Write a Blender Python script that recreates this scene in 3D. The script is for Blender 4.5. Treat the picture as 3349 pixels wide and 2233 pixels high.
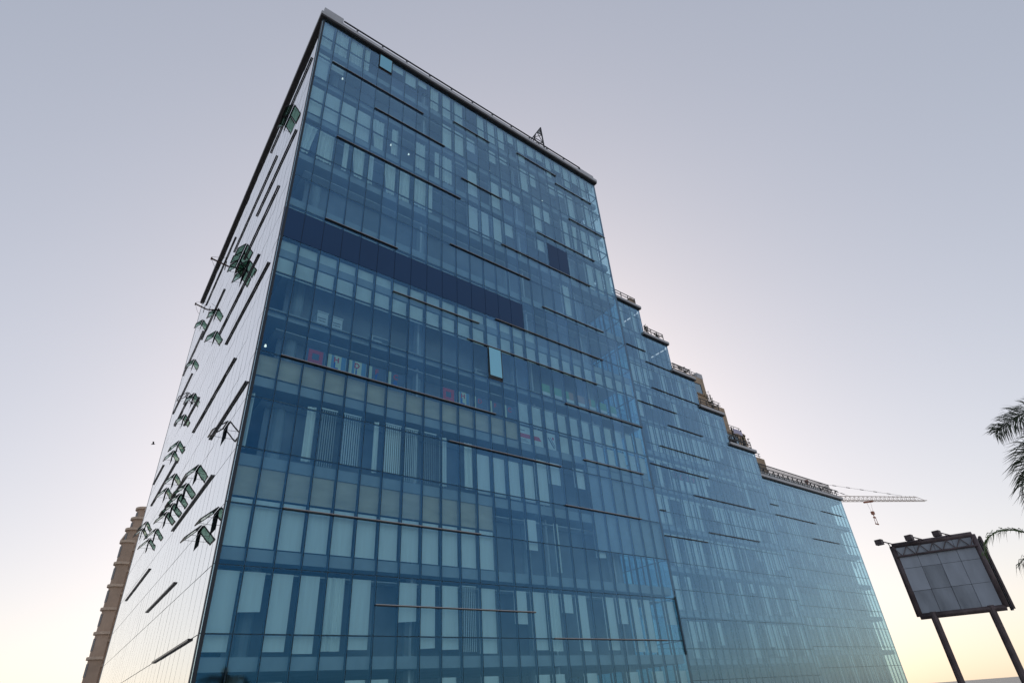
import bpy, math, random
from mathutils import Matrix, Vector

for o in list(bpy.data.objects):
    bpy.data.objects.remove(o)
sc = bpy.context.scene
COL = sc.collection
rad = math.radians

# ------------------------------------------------------------------ camera
CAM_H = 1.6
ROT = ((0.7866999, -0.2883030, -0.5458797),
       (-0.6140648, -0.4563554, -0.6439443),
       (-0.0634640, 0.8417964, -0.5360515))
cd = bpy.data.cameras.new("camera")
cd.sensor_width = 36.0
cd.lens = 20.556
cd.clip_start = 0.1
cd.clip_end = 8000
cam = bpy.data.objects.new("camera", cd)
COL.objects.link(cam)
M = Matrix(ROT).to_4x4()
M.translation = (0, 0, CAM_H)
cam.matrix_world = M
sc.camera = cam

# ------------------------------------------------------------------ sky, sun, exposure
SUN_AZ, SUN_EL = 36.0, 19.0
world = bpy.data.worlds.new("World")
sc.world = world
world.use_nodes = True
nt = world.node_tree
bg = nt.nodes["Background"]
sky = nt.nodes.new("ShaderNodeTexSky")
sky.sky_type = 'NISHITA'
sky.sun_disc = False
sky.sun_elevation = rad(SUN_EL)
sky.sun_rotation = rad(SUN_AZ)
sky.air_density = 1.0
sky.dust_density = 1.2
sky.ozone_density = 1.0
gam = nt.nodes.new("ShaderNodeGamma")          # hazy, evened-out evening sky
gam.inputs[1].default_value = 0.45
tint = nt.nodes.new("ShaderNodeMix")
tint.data_type = 'RGBA'
tint.blend_type = 'MULTIPLY'
tint.inputs[0].default_value = 1.0
tint.inputs[7].default_value = (4.02, 3.68, 3.62, 1)
nt.links.new(sky.outputs[0], gam.inputs[0])
nt.links.new(gam.outputs[0], tint.inputs[6])
hz = nt.nodes.new("ShaderNodeTexNoise")          # faint unevenness of the haze
hz.inputs["Scale"].default_value = 1.6
hz.inputs["Detail"].default_value = 3
hm = nt.nodes.new("ShaderNodeMapRange")
hm.inputs[3].default_value = 0.97
hm.inputs[4].default_value = 1.03
hv = nt.nodes.new("ShaderNodeVectorMath")
hv.operation = 'SCALE'
tc = nt.nodes.new("ShaderNodeTexCoord")
nt.links.new(tc.outputs["Generated"], hz.inputs["Vector"])
nt.links.new(hz.outputs[0], hm.inputs[0])
nt.links.new(tint.outputs[2], hv.inputs[0])
nt.links.new(hm.outputs[0], hv.inputs[3])
nt.links.new(hv.outputs[0], bg.inputs[0])
bg.inputs[1].default_value = 0.10

sl = bpy.data.lights.new("sun", 'SUN')
sl.energy = 2.0
sl.angle = rad(0.6)
sl.color = (1.0, 0.90, 0.76)
sun = bpy.data.objects.new("sun", sl)
COL.objects.link(sun)
sd = Vector((math.sin(rad(SUN_AZ)) * math.cos(rad(SUN_EL)), math.cos(rad(SUN_AZ)) * math.cos(rad(SUN_EL)), math.sin(rad(SUN_EL))))
sun.rotation_euler = sd.to_track_quat('Z', 'Y').to_euler()
sun.location = (0, 0, 80)

sc.view_settings.view_transform = 'Standard'
sc.view_settings.look = 'None'
sc.view_settings.exposure = 0.0
sc.view_settings.gamma = 1.0
sc.view_settings.use_curve_mapping = False
sc.cycles.use_denoising = True
sc.cycles.max_bounces = 10
sc.cycles.transparent_max_bounces = 24
sc.cycles.caustics_reflective = False
sc.cycles.caustics_refractive = False

rnd = random.Random(7)

# ------------------------------------------------------------------ materials
def mat(name, color, rough=0.6, metal=0.0, noise=0.0, scale=3.0, spec=0.5, stretch=None, bump=0.0):
    m = bpy.data.materials.new(name)
    m.use_nodes = True
    n = m.node_tree
    b = n.nodes["Principled BSDF"]
    b.inputs["Base Color"].default_value = (*color, 1)
    b.inputs["Roughness"].default_value = rough
    b.inputs["Metallic"].default_value = metal
    b.inputs["Specular IOR Level"].default_value = spec
    if noise:
        g = n.nodes.new("ShaderNodeNewGeometry")
        mp = n.nodes.new("ShaderNodeMapping")
        if stretch:
            mp.inputs[3].default_value = stretch
        t = n.nodes.new("ShaderNodeTexNoise")
        t.inputs["Scale"].default_value = scale
        t.inputs["Detail"].default_value = 5
        r = n.nodes.new("ShaderNodeValToRGB")
        r.color_ramp.elements[0].position = 0.25
        r.color_ramp.elements[1].position = 0.75
        r.color_ramp.elements[0].color = (*[c * (1 - noise) for c in color], 1)
        r.color_ramp.elements[1].color = (*[min(1, c * (1 + noise)) for c in color], 1)
        n.links.new(g.outputs["Position"], mp.inputs[0])
        n.links.new(mp.outputs[0], t.inputs["Vector"])
        n.links.new(t.outputs[0], r.inputs[0])
        n.links.new(r.outputs[0], b.inputs["Base Color"])
        if bump:
            bp = n.nodes.new("ShaderNodeBump")
            bp.inputs["Strength"].default_value = bump
            n.links.new(t.outputs[0], bp.inputs["Height"])
            n.links.new(bp.outputs[0], b.inputs["Normal"])
    return m

def glass_mat(name, trans, refl, base, power, peak, dirt=0.03, dirtcol=(0.45, 0.45, 0.42), rough=0.0, wobble=0.0, graze=(0.95, 0.97, 0.97), vary=0.0):
    """tinted solar-control glass: transparent body + coated mirror surface + a film of dust"""
    m = bpy.data.materials.new(name)
    m.use_nodes = True
    n = m.node_tree
    n.nodes.remove(n.nodes["Principled BSDF"])
    out = n.nodes["Material Output"]
    tr = n.nodes.new("ShaderNodeBsdfTransparent")
    tr.inputs[0].default_value = (*trans, 1)
    gl = n.nodes.new("ShaderNodeBsdfGlossy")
    gl.inputs["Color"].default_value = (*refl, 1)
    gl.inputs["Roughness"].default_value = rough
    lw = n.nodes.new("ShaderNodeLayerWeight")
    lw.inputs[0].default_value = 0.5
    pw = n.nodes.new("ShaderNodeMath"); pw.operation = 'POWER'; pw.inputs[1].default_value = power
    ma = n.nodes.new("ShaderNodeMath"); ma.operation = 'MULTIPLY_ADD'; ma.use_clamp = True
    ma.inputs[1].default_value = peak - base; ma.inputs[2].default_value = base
    n.links.new(lw.outputs["Facing"], pw.inputs[0])
    n.links.new(pw.outputs[0], ma.inputs[0])
    gc = n.nodes.new("ShaderNodeMix"); gc.data_type = 'RGBA'      # the coating's tint fades towards grazing angles
    gc.inputs[6].default_value = (*refl, 1); gc.inputs[7].default_value = (*graze, 1)
    pw2 = n.nodes.new("ShaderNodeMath"); pw2.operation = 'POWER'; pw2.inputs[1].default_value = 1.5
    n.links.new(lw.outputs["Facing"], pw2.inputs[0])
    n.links.new(pw2.outputs[0], gc.inputs[0]); n.links.new(gc.outputs[2], gl.inputs["Color"])
    mx = n.nodes.new("ShaderNodeMixShader")
    if vary:                                   # batch-to-batch difference of the coating from pane to pane
        oi = n.nodes.new("ShaderNodeObjectInfo"); vr = n.nodes.new("ShaderNodeMapRange")
        vr.inputs[3].default_value = 1 - vary; vr.inputs[4].default_value = 1 + vary
        vm = n.nodes.new("ShaderNodeMath"); vm.operation = 'MULTIPLY'; vm.use_clamp = True
        n.links.new(oi.outputs["Random"], vr.inputs[0]); n.links.new(vr.outputs[0], vm.inputs[0]); n.links.new(ma.outputs[0], vm.inputs[1])
        n.links.new(vm.outputs[0], mx.inputs[0])
    else:
        n.links.new(ma.outputs[0], mx.inputs[0])
    n.links.new(tr.outputs[0], mx.inputs[1])
    n.links.new(gl.outputs[0], mx.inputs[2])
    g = n.nodes.new("ShaderNodeNewGeometry")
    last = mx
    if dirt:
        mp = n.nodes.new("ShaderNodeMapping"); mp.inputs[3].default_value = (6, 6, 0.35)
        t = n.nodes.new("ShaderNodeTexNoise"); t.inputs["Scale"].default_value = 1.4; t.inputs["Detail"].default_value = 6
        r = n.nodes.new("ShaderNodeMapRange")
        r.inputs[1].default_value = 0.35; r.inputs[2].default_value = 0.75
        r.inputs[3].default_value = dirt * 0.4; r.inputs[4].default_value = dirt * 1.8
        n.links.new(g.outputs["Position"], mp.inputs[0]); n.links.new(mp.outputs[0], t.inputs["Vector"])
        n.links.new(t.outputs[0], r.inputs[0])
        df = n.nodes.new("ShaderNodeBsdfDiffuse"); df.inputs[0].default_value = (*dirtcol, 1)
        m2 = n.nodes.new("ShaderNodeMixShader")
        n.links.new(r.outputs[0], m2.inputs[0]); n.links.new(mx.outputs[0], m2.inputs[1]); n.links.new(df.outputs[0], m2.inputs[2])
        last = m2
    if wobble:
        t2 = n.nodes.new("ShaderNodeTexNoise"); t2.inputs["Scale"].default_value = 0.9; t2.inputs["Detail"].default_value = 1
        bp = n.nodes.new("ShaderNodeBump"); bp.inputs["Strength"].default_value = wobble; bp.inputs["Distance"].default_value = 0.05
        n.links.new(g.outputs["Position"], t2.inputs["Vector"])
        n.links.new(t2.outputs[0], bp.inputs["Height"]); n.links.new(bp.outputs[0], gl.inputs["Normal"])
    n.links.new(last.outputs[0], out.inputs[0])
    return m

def emit_mat(name, color, strength):
    m = bpy.data.materials.new(name); m.use_nodes = True
    b = m.node_tree.nodes["Principled BSDF"]
    b.inputs["Emission Color"].default_value = (*color, 1)
    b.inputs["Emission Strength"].default_value = strength
    return m

GLASS = glass_mat("blue_solar_glass", (0.87, 0.985, 1.0), (0.11, 0.48, 1.0), 0.064, 2.1, 0.95, dirt=0.006, wobble=0.02, graze=(1.0, 1.0, 0.74), vary=0.16)
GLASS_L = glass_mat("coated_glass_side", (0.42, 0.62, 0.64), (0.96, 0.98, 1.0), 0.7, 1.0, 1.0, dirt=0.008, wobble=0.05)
GLASS_AW = glass_mat("green_window_glass", (0.50, 0.66, 0.58), (0.75, 0.95, 0.90), 0.07, 4.0, 0.9, dirt=0.10, dirtcol=(0.30, 0.36, 0.32))
GLASS_OPEN = glass_mat("open_window_glass", (0.30, 0.42, 0.46), (0.42, 0.86, 1.0), 0.66, 3.0, 0.95, dirt=0.02, graze=(0.42, 0.86, 1.0))
M_SPAN = mat("navy_spandrel_glass", (0.008, 0.052, 0.145), 0.06, spec=0.32, noise=0.08, scale=0.3)
M_MUL = mat("dark_mullion", (0.012, 0.022, 0.035), 0.45)
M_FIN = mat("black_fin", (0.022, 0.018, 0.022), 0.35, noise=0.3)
M_FINLIT = mat("fin_lit_edge", (0.42, 0.40, 0.40), 0.35, 0.6)  # sky highlight on the fins' top edges, put into the colour
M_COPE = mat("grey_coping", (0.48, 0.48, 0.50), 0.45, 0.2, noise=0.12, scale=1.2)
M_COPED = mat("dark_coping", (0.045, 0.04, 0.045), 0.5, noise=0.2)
M_SLAB = mat("concrete_slab", (0.34, 0.37, 0.40), 0.9, noise=0.15, scale=0.8)
M_CEIL = mat("office_ceiling", (0.62, 0.63, 0.63), 0.9, noise=0.2, scale=0.6)
M_CORE = mat("office_wall", (0.60, 0.62, 0.64), 0.9, noise=0.25, scale=0.4)
M_FILLW = mat("fill_wall_paint", (0.22, 0.23, 0.25), 0.9, noise=0.3, scale=0.5)  # for the added wall that lifts the dark windows
M_BLIND = mat("roller_blind_cloth", (0.86, 0.88, 0.84), 0.9, noise=0.06, scale=1.5, stretch=(5, 5, 0.4))
M_CURT = mat("curtain_cloth", (0.84, 0.86, 0.80), 0.9, noise=0.10, scale=2, stretch=(4, 4, 0.3))
M_FROST = mat("frosted_board", (0.70, 0.73, 0.69), 0.8, noise=0.16, scale=1.1)
M_NAVY = mat("navy_board", (0.010, 0.012, 0.030), 0.5, noise=0.2, scale=0.5)
M_BROWN = mat("brown_board", (0.58, 0.49, 0.37), 0.85, noise=0.18, scale=0.7, stretch=(1, 1, 3))
M_WHITE = mat("white_casing", (0.70, 0.71, 0.70), 0.5, noise=0.05)
M_GREYP = mat("grey_plastic", (0.16, 0.16, 0.17), 0.5)
M_GREEN = mat("green_plastic", (0.05, 0.45, 0.16), 0.5)
M_BLUE = mat("blue_plastic", (0.22, 0.38, 0.70), 0.5)
M_CARD = mat("carton_card", (0.48, 0.46, 0.40), 0.9, noise=0.1)
M_RED = mat("red_print", (0.62, 0.035, 0.04), 0.7)
M_PBLUE = mat("blue_print", (0.02, 0.10, 0.42), 0.7)
M_PGREY = mat("poster_grey", (0.10, 0.12, 0.17), 0.7)
M_PPALE = mat("poster_pale", (0.66, 0.70, 0.52), 0.7)
M_PLBLUE = mat("poster_light_blue", (0.16, 0.30, 0.48), 0.7)
M_PGREEN = mat("board_green", (0.24, 0.46, 0.26), 0.7)
M_PORANGE = mat("board_orange", (0.50, 0.29, 0.20), 0.7)
M_STONE = mat("sandstone", (0.43, 0.32, 0.225), 0.85, noise=0.22, scale=0.5)
M_STONE2 = mat("sandstone_pale", (0.48, 0.37, 0.27), 0.85, noise=0.22, scale=0.6)
M_JOINT = mat("stone_joint", (0.25, 0.19, 0.14), 0.95)
M_STEEL = mat("dark_steel", (0.03, 0.03, 0.034), 0.45, 0.3)
M_DWIN = glass_mat("dark_window", (0.3, 0.42, 0.48), (0.5, 0.8, 1.0), 0.25, 3.0, 0.95, dirt=0.02)
M_LAMP = emit_mat("lit_lamp", (1.0, 0.96, 0.86), 1.1)
M_LEAF = mat("palm_leaf", (0.035, 0.055, 0.022), 0.5, noise=0.4, scale=4)
M_LEAFG = mat("palm_leaf_green", (0.07, 0.13, 0.025), 0.45, noise=0.3, scale=4)
M_TRUNK = mat("palm_trunk", (0.16, 0.13, 0.10), 0.9, noise=0.3, scale=6, stretch=(1, 1, 4))
M_PLANT = mat("terrace_plant", (0.07, 0.075, 0.028), 0.7, noise=0.3)
M_POT = mat("clay_pot", (0.14, 0.09, 0.07), 0.8)
M_PLASTER = mat("cream_plaster", (0.42, 0.31, 0.24), 0.9, noise=0.18, scale=0.4)
M_CORN = mat("balcony_band", (0.55, 0.43, 0.34), 0.9, noise=0.15)
M_CRANE = mat("crane_red_paint", (0.36, 0.15, 0.10), 0.6, noise=0.25, scale=0.8)
M_JIB = mat("crane_jib_paint", (0.42, 0.34, 0.28), 0.6, noise=0.2, scale=0.8)
M_CABLE = mat("steel_cable", (0.10, 0.09, 0.09), 0.6)
M_BILLF = mat("billboard_pipe", (0.10, 0.075, 0.08), 0.55, 0.2, noise=0.45, scale=1.5)
M_BILLP = mat("billboard_sheet", (0.36, 0.40, 0.47), 0.6, noise=0.3, scale=0.7, stretch=(1, 1, .35))
M_BILLP2 = mat("weathered_sheet", (0.27, 0.30, 0.35), 0.7, noise=0.4, scale=1.2, stretch=(1, 1, .3))
M_GROUND = mat("paving", (0.32, 0.31, 0.29), 0.9, noise=0.25, scale=0.15)
M_LAV = mat("lavender_panel", (0.50, 0.47, 0.62), 0.6, noise=0.1)
M_RUST = mat("rusty_steel", (0.10, 0.06, 0.045), 0.8, noise=0.3)
M_BIRD = mat("bird_feathers", (0.05, 0.045, 0.045), 0.8)

# ------------------------------------------------------------------ mesh helpers
class MB:
    def __init__(s):
        s.v = []; s.f = []
    def quad8(s, p):
        k = len(s.v); s.v += [tuple(q) for q in p]
        for a in ((0, 3, 2, 1), (4, 5, 6, 7), (0, 1, 5, 4), (1, 2, 6, 5), (2, 3, 7, 6), (3, 0, 4, 7)):
            s.f.append(tuple(k + i for i in a))
        return s
    def box(s, x0, x1, y0, y1, z0, z1):
        return s.quad8([(x0, y0, z0), (x1, y0, z0), (x1, y1, z0), (x0, y1, z0), (x0, y0, z1), (x1, y0, z1), (x1, y1, z1), (x0, y1, z1)])
    def beam(s, p, q, w, h=None, up=(0, 0, 1)):
        p = Vector(p); q = Vector(q); h = h or w
        d = (q - p).normalized(); u = Vector(up)
        if abs(d.dot(u)) > 0.98: u = Vector((0, 1, 0))
        a = d.cross(u).normalized() * (w / 2); b = a.cross(d).normalized() * (h / 2)
        return s.quad8([p - a - b, p + a - b, p + a + b, p - a + b, q - a - b, q + a - b, q + a + b, q - a + b])
    def tube(s, p, q, r0, r1=None, n=8):
        r1 = r0 if r1 is None else r1
        p = Vector(p); q = Vector(q); d = (q - p).normalized()
        u = Vector((0, 0, 1)) if abs(d.z) < 0.95 else Vector((1, 0, 0))
        a = d.cross(u).normalized(); b = d.cross(a).normalized(); k = len(s.v)
        for c, r in ((p, r0), (q, r1)):
            for i in range(n):
                t = 2 * math.pi * i / n
                s.v.append(tuple(c + a * (r * math.cos(t)) + b * (r * math.sin(t))))
        for i in range(n):
            j = (i + 1) % n
            s.f.append((k + i, k + j, k + n + j, k + n + i))
        s.f.append(tuple(k + i for i in range(n))[::-1]); s.f.append(tuple(k + n + i for i in range(n)))
        return s
    def prism(s, pts, z0, z1):
        n = len(pts); k = len(s.v)
        s.v += [(x, y, z0) for x, y in pts] + [(x, y, z1) for x, y in pts]
        s.f.append(tuple(k + i for i in range(n))[::-1]); s.f.append(tuple(k + n + i for i in range(n)))
        for i in range(n):
            j = (i + 1) % n; s.f.append((k + i, k + j, k + n + j, k + n + i))
        return s
    def mesh(s, name, m, loc=(0, 0, 0), smooth=False):
        me = bpy.data.meshes.new(name)
        me.from_pydata([(x - loc[0], y - loc[1], z - loc[2]) for x, y, z in s.v], [], s.f)
        me.materials.append(m); me.update()
        if smooth:
            for p in me.polygons: p.use_smooth = True
        return me

def link(name, me, parent=None, loc=(0, 0, 0)):
    o = bpy.data.objects.new(name, me); COL.objects.link(o); o.location = loc
    if parent is not None:
        o.parent = parent
        o.matrix_parent_inverse = PINV.get(parent.name, Matrix.Identity(4))
    return o

PINV = {}
def tag(o, label=None, cat=None, group=None, kind=None):
    if label: o["label"] = label
    if cat: o["category"] = cat
    if group: o["group"] = group
    if kind: o["kind"] = kind
    return o

def thing(name, loc, label, cat, group=None):
    o = bpy.data.objects.new(name, None); COL.objects.link(o); o.location = loc
    o.empty_display_size = 0.3
    PINV[o.name] = Matrix.Translation(-Vector(loc))
    return tag(o, label, cat, group)

def part(name, mb, m, parent, label=None, kind=None, smooth=False):
    o = link(name, mb.mesh(name, m, smooth=smooth), parent)
    return tag(o, label, None, None, kind)

def solo(name, mb, m, loc, label, cat, group=None, smooth=False):
    o = link(name, mb.mesh(name, m, loc, smooth), None, loc)
    return tag(o, label, cat, group)

def letter(ch, size, x, y, z, m, parent, name="letter"):
    c = bpy.data.curves.new("glyph", 'FONT'); c.body = ch; c.size = size; c.extrude = 0.004; c.offset = size * 0.025
    c.align_x = 'CENTER'; c.align_y = 'BOTTOM_BASELINE'
    t = bpy.data.objects.new("glyph", c)
    me = bpy.data.meshes.new_from_object(t)
    bpy.data.objects.remove(t)
    me.transform(Matrix.Translation((x, y, z)) @ Matrix.Rotation(math.pi / 2, 4, 'X'))
    me.materials.clear(); me.materials.append(m)
    return link(name, me, parent)

# ------------------------------------------------------------------ the ground
g = MB(); g.box(-4000, 4000, -4000, 4000, -1.0, 0.0)
tag(link("ground", g.mesh("ground", M_GROUND)), kind="structure")

# ------------------------------------------------------------------ dimensions of the building
YF = 25.5                 # front plane of the tower
X0 = 5.733                # its left corner
XR = 33.93                # its right corner
RH = 2.435                # height of one row of panes
Z0 = 46.189               # level of row line 0
CW = 1.1483
ZT = 45.75                # top of the tower glass
FL = 3.9                  # storey height
DX, DY = 0.0499, 0.99875  # direction of the side walls
LL = 40.9                 # length of the left wall
def PZ(p): return Z0 - RH * p
def XC(c): return X0 + CW * c
colx = [X0 + CW * i for i in range(13)] + [X0 + CW * 12 + (XR - X0 - CW * 12) / 13 * i for i in range(1, 14)]
def LP(u, n, z): return (X0 + DX * u - DY * n, YF + DY * u + DX * n, z)        # left wall: along, outwards, up
def RP(u, n, z): return (XR + DX * u + DY * n, YF + DY * u - DX * n, z)        # right wall
def lbox(mb, fn, u0, u1, n0, n1, z0, z1):
    return mb.quad8([fn(u0, n0, z0), fn(u1, n0, z0), fn(u1, n1, z0), fn(u0, n1, z0), fn(u0, n0, z1), fn(u1, n0, z1), fn(u1, n1, z1), fn(u0, n1, z1)])
SLABS = [-0.12, 1.45, 3.03, 4.63, 6.2, 7.82, 9.4, 11.0, 12.62, 14.2, 15.8, 17.4, 19.0]   # floor levels in rows

B = thing("office_building", (X0, YF, 0), "tall blue glass office tower with lower stepped glass wings beside it", "building")

# --- floors, core
for i, p in enumerate(SLABS[:-1]):
    z = PZ(p); s = MB()
    a, b, c, d = LP(0.2, -0.2, 0), RP(0.2, -0.2, 0), RP(LL - 0.3, -0.2, 0), LP(LL - 0.3, -0.2, 0)
    s.prism([a[:2], b[:2], c[:2], d[:2]], z - 0.26, z + 0.22)
    part("floor_slab", s, M_SLAB, B)
    if i < 11:
        s = MB(); a, b, c, d = LP(0.7, -0.8, 0), RP(0.7, -0.8, 0), RP(LL - 0.5, -0.8, 0), LP(LL - 0.5, -0.8, 0)
        s.prism([a[:2], b[:2], c[:2], d[:2]], z - 0.62, z - 0.57)
        part("ceiling", s, M_CEIL, B)
s = MB()
s.prism([LP(7.0, -9, 0)[:2], RP(7.0, -5.5, 0)[:2], RP(LL - 5, -5.5, 0)[:2], LP(LL - 5, -9, 0)[:2]], 0.0, 45.6)
part("core_wall", s, M_CORE, B)
s = MB(); lbox(s, LP, LL - 0.3, LL, -28.0, 0.0, 0, 45.7); part("rear_wall", s, M_CORE, B)
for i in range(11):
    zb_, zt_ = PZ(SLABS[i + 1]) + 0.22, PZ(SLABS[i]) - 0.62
    s = MB(); s.box(X0 + 1.2, XR - 3.2, YF + 1.4, YF + 1.5, zb_, zt_); part("fill_wall", s, M_FILLW, B)  # added wall close behind the glass, returns daylight to lift dark windows
# room dividers
s = MB()
for c in (8.0, 16.0, 21.0):
    x = colx[int(c)]
    s.box(x - 0.06, x + 0.06, YF + 0.9, YF + 1.38, 0.1, 45.5)
part("partition_wall", s, M_CORE, B)
# round columns just inside the glass
for c in (0.9, 7.4, 14.0, 20.5):
    x = X0 + 0.9 + c * CW
    s = MB(); s.tube((x, YF + 1.5, 0), (x, YF + 1.5, 45.5), 0.32, n=12); part("column", s, M_SLAB, B, smooth=False)

# --- open window cells
FRONT_OPEN = {(12, 10): 1, (4, 0): 1}
AWN = []   # (u in columns, row position, columns wide)
for u, p, w in ((4.0, 2.12, 2), (11.6, 5.25, 3), (8.1, 6.97, 2), (19.7, 5.4, 1), (29.3, 3.06, 1), (16.1, 7.2, 1),
                (27.2, 5.55, 1), (20.4, 8.6, 1), (23.1, 8.78, 1), (22.8, 9.95, 1), (24.4, 9.95, 1),
                (9.1, 12.9, 1), (19.7, 11.55, 1), (22.2, 11.55, 1), (12.4, 12.9, 1), (14.4, 12.88, 1), (16.3, 12.86, 1),
                (18.9, 12.84, 1), (31.0, 11.5, 1), (1.0, 14.97, 1), (4.2, 14.92, 1), (22.9, 12.83, 1), (25.4, 12.8, 1), (33.6, 11.5, 1)):
    for k in range(w): AWN.append((int(u) + k, p))
AWN_EMPTY = [(3, 12.95), (25, 7.48)]

# --- tower front: mullion grid + panes
GAP = 0.026
f = MB()
for x in colx:
    f.box(x - 0.028, x + 0.028, YF + 0.034, YF + 0.17, 0.1, ZT)
for r in range(0, 20):
    z = PZ(r)
    if z > ZT: z = ZT - 0.03
    if z < 0.1: z = 0.12
    f.box(X0 + 0.03, XR - 0.03, YF + 0.037, YF + 0.13, z - 0.028, z + 0.028)
front_frame = part("front_frame", f, M_MUL, B)

def project_area(x0, x1, y, z0, z1):
    def pr(X, Y, Z):
        w = (X, Y, Z - CAM_H)
        c = [sum(ROT[r][k] * w[r] for r in range(3)) for k in range(3)]
        return (1343 * c[0] / -c[2], -1343 * c[1] / -c[2])
    p = [pr(x0, y, z0), pr(x1, y, z0), pr(x1, y, z1), pr(x0, y, z1)]
    a = abs(sum(p[i][0] * p[(i + 1) % 4][1] - p[(i + 1) % 4][0] * p[i][1] for i in range(4))) / 2
    cy = sum(q[1] for q in p) / 4 + 784
    return a if cy < 1247 else 0

cells = []
for r in range(19):
    z1 = min(PZ(r), ZT); z0 = max(PZ(r + 1), 0.15)
    for c in range(25):
        if (c, r) in FRONT_OPEN: continue
        cells.append((project_area(colx[c], colx[c + 1], YF, z0, z1), c, r, colx[c] + GAP / 2, colx[c + 1] - GAP / 2, z0 + GAP / 2, z1 - GAP / 2))
cells.sort(reverse=True)
pane_meshes = {}
rest = MB()
def tilted(mb, x0, x1, y, z0, z1, ta, tb):
    cx, cz = (x0 + x1) / 2, (z0 + z1) / 2
    def yy(x, z): return y + (x - cx) * ta + (z - cz) * tb
    pts = []
    for dy in (0, 0.024):
        pts.append([(x0, yy(x0, z0) + dy, z0), (x1, yy(x1, z0) + dy, z0), (x1, yy(x1, z1) + dy, z1), (x0, yy(x0, z1) + dy, z1)])
    a, b = pts
    mb.quad8([a[0], a[1], b[1], b[0], a[3], a[2], b[2], b[3]])
T = 0.0022
def navy(c, r): return (r == 8 and c < 15) or (r == 5 and c in (18, 19))
for i, (ar, c, r, x0, x1, z0, z1) in enumerate(cells):
    gm = M_SPAN if navy(c, r) else GLASS
    if navy(c, r) and r == 8:                  # clear strip above the navy pane
        tilted(rest, x0, x1, YF, PZ(8.12) + .006, z1, 0, 0); z1 = PZ(8.12) - .006
    if (i < 298 or navy(c, r)) and ar > 0:
        key = (round(x1 - x0, 3), round(z1 - z0, 3), gm.name)
        if key not in pane_meshes:
            m = MB(); m.box(-key[0] / 2, key[0] / 2, 0, 0.024, -key[1] / 2, key[1] / 2)
            pane_meshes[key] = m.mesh("pane", gm)
        o = link("pane", pane_meshes[key], front_frame, ((x0 + x1) / 2, YF, (z0 + z1) / 2))
        o.rotation_euler = (rnd.uniform(-T, T), 0, rnd.uniform(-T, T))
    else:
        tilted(rest, x0, x1, YF, z0, z1, rnd.uniform(-T, T), rnd.uniform(-T, T))
part("smaller_panes", rest, GLASS, B, kind="stuff")

# --- open windows on the front
for (c, r) in FRONT_OPEN:
    x0, x1 = colx[c] + 0.04, colx[c + 1] - 0.04
    z1 = min(PZ(r), ZT) - 0.05; z0 = PZ(r + 1) + 0.16
    h = z1 - z0; a = rad(0.8)
    def pt(x, t, n):   # t down from hinge, n outwards
        return (x, YF - 0.02 - math.sin(a) * t - math.cos(a) * n, z1 - math.cos(a) * t + math.sin(a) * n * 0)
    fr = MB()
    for (xa, xb, ta, tb) in ((x0, x0 + 0.03, 0, h), (x1 - 0.05, x1, 0, h), (x0 + 0.03, x1 - 0.05, 0, 0.03), (x0 + 0.03, x1 - 0.05, h - 0.06, h)):
        fr.quad8([pt(xa, tb, 0), pt(xb, tb, 0), pt(xb, tb, 0.035), pt(xa, tb, 0.035), pt(xa, ta, 0), pt(xb, ta, 0), pt(xb, ta, 0.035), pt(xa, ta, 0.035)])
    w = part("opening_window", fr, M_FIN, B, "front window pushed open at the bottom")
    pn = MB(); xa, xb = x0 + 0.03, x1 - 0.05
    pn.quad8([pt(xa, h - 0.06, 0.008), pt(xb, h - 0.06, 0.008), pt(xb, h - 0.06, 0.028), pt(xa, h - 0.06, 0.028), pt(xa, 0.03, 0.008), pt(xb, 0.03, 0.008), pt(xb, 0.03, 0.028), pt(xa, 0.03, 0.028)])
    part("pane", pn, GLASS_OPEN, w)
    sp = MB(); sp.box(x0, x1, YF, YF + 0.03, PZ(r + 1) + 0.02, z0 - 0.03); part("window_sill", sp, M_COPED, B)

# --- left wall: grid, panes
NL = 35
f = MB()
for i in range(NL + 1):
    u = i * CW + 0.02
    lbox(f, LP, u - 0.02, u + 0.02, -0.17, -0.035, 0.1, ZT)
for r in range(0, 20):
    z = min(PZ(r), ZT - 0.03); z = max(z, 0.12)
    lbox(f, LP, 0.06, NL * CW, -0.13, -0.038, z - 0.02, z + 0.02)
side_frame = part("side_frame", f, M_MUL, B)
holes = {}
for c, p in AWN + AWN_EMPTY:
    holes.setdefault(c, []).append((p, p + 0.37))
lp = MB()
def lpane(u0, u1, z0, z1):
    ta, tb = rnd.uniform(-0.003, 0.003), rnd.uniform(-0.003, 0.003)
    cu, cz = (u0 + u1) / 2, (z0 + z1) / 2
    def n(u, z): return (u - cu) * ta + (z - cz) * tb - 0.005
    a = [LP(u, n(u, z) - 0.024, z) for u, z in ((u0, z0), (u1, z0), (u1, z1), (u0, z1))]
    b = [LP(u, n(u, z), z) for u, z in ((u0, z0), (u1, z0), (u1, z1), (u0, z1))]
    lp.quad8([a[0], a[1], b[1], b[0], a[3], a[2], b[2], b[3]])
for c in range(NL):
    u0, u1 = c * CW + 0.02, (c + 1) * CW - 0.02
    for r in range(19):
        a, b = max(r, (Z0 - ZT) / RH), min(r + 1, 18.9)
        segs = [(a, b)]
        for (h0, h1) in holes.get(c, []):
            new = []
            for (s0, s1) in segs:
                if h1 <= s0 or h0 >= s1: new.append((s0, s1)); continue
                if h0 - s0 > 0.03: new.append((s0, h0))
                if s1 - h1 > 0.03: new.append((h1, s1))
            segs = new
        for (s0, s1) in segs:
            lpane(u0, u1, PZ(s1) + 0.018, PZ(s0) - 0.018)
part("side_panes", lp, GLASS_L, B, kind="stuff")
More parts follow.
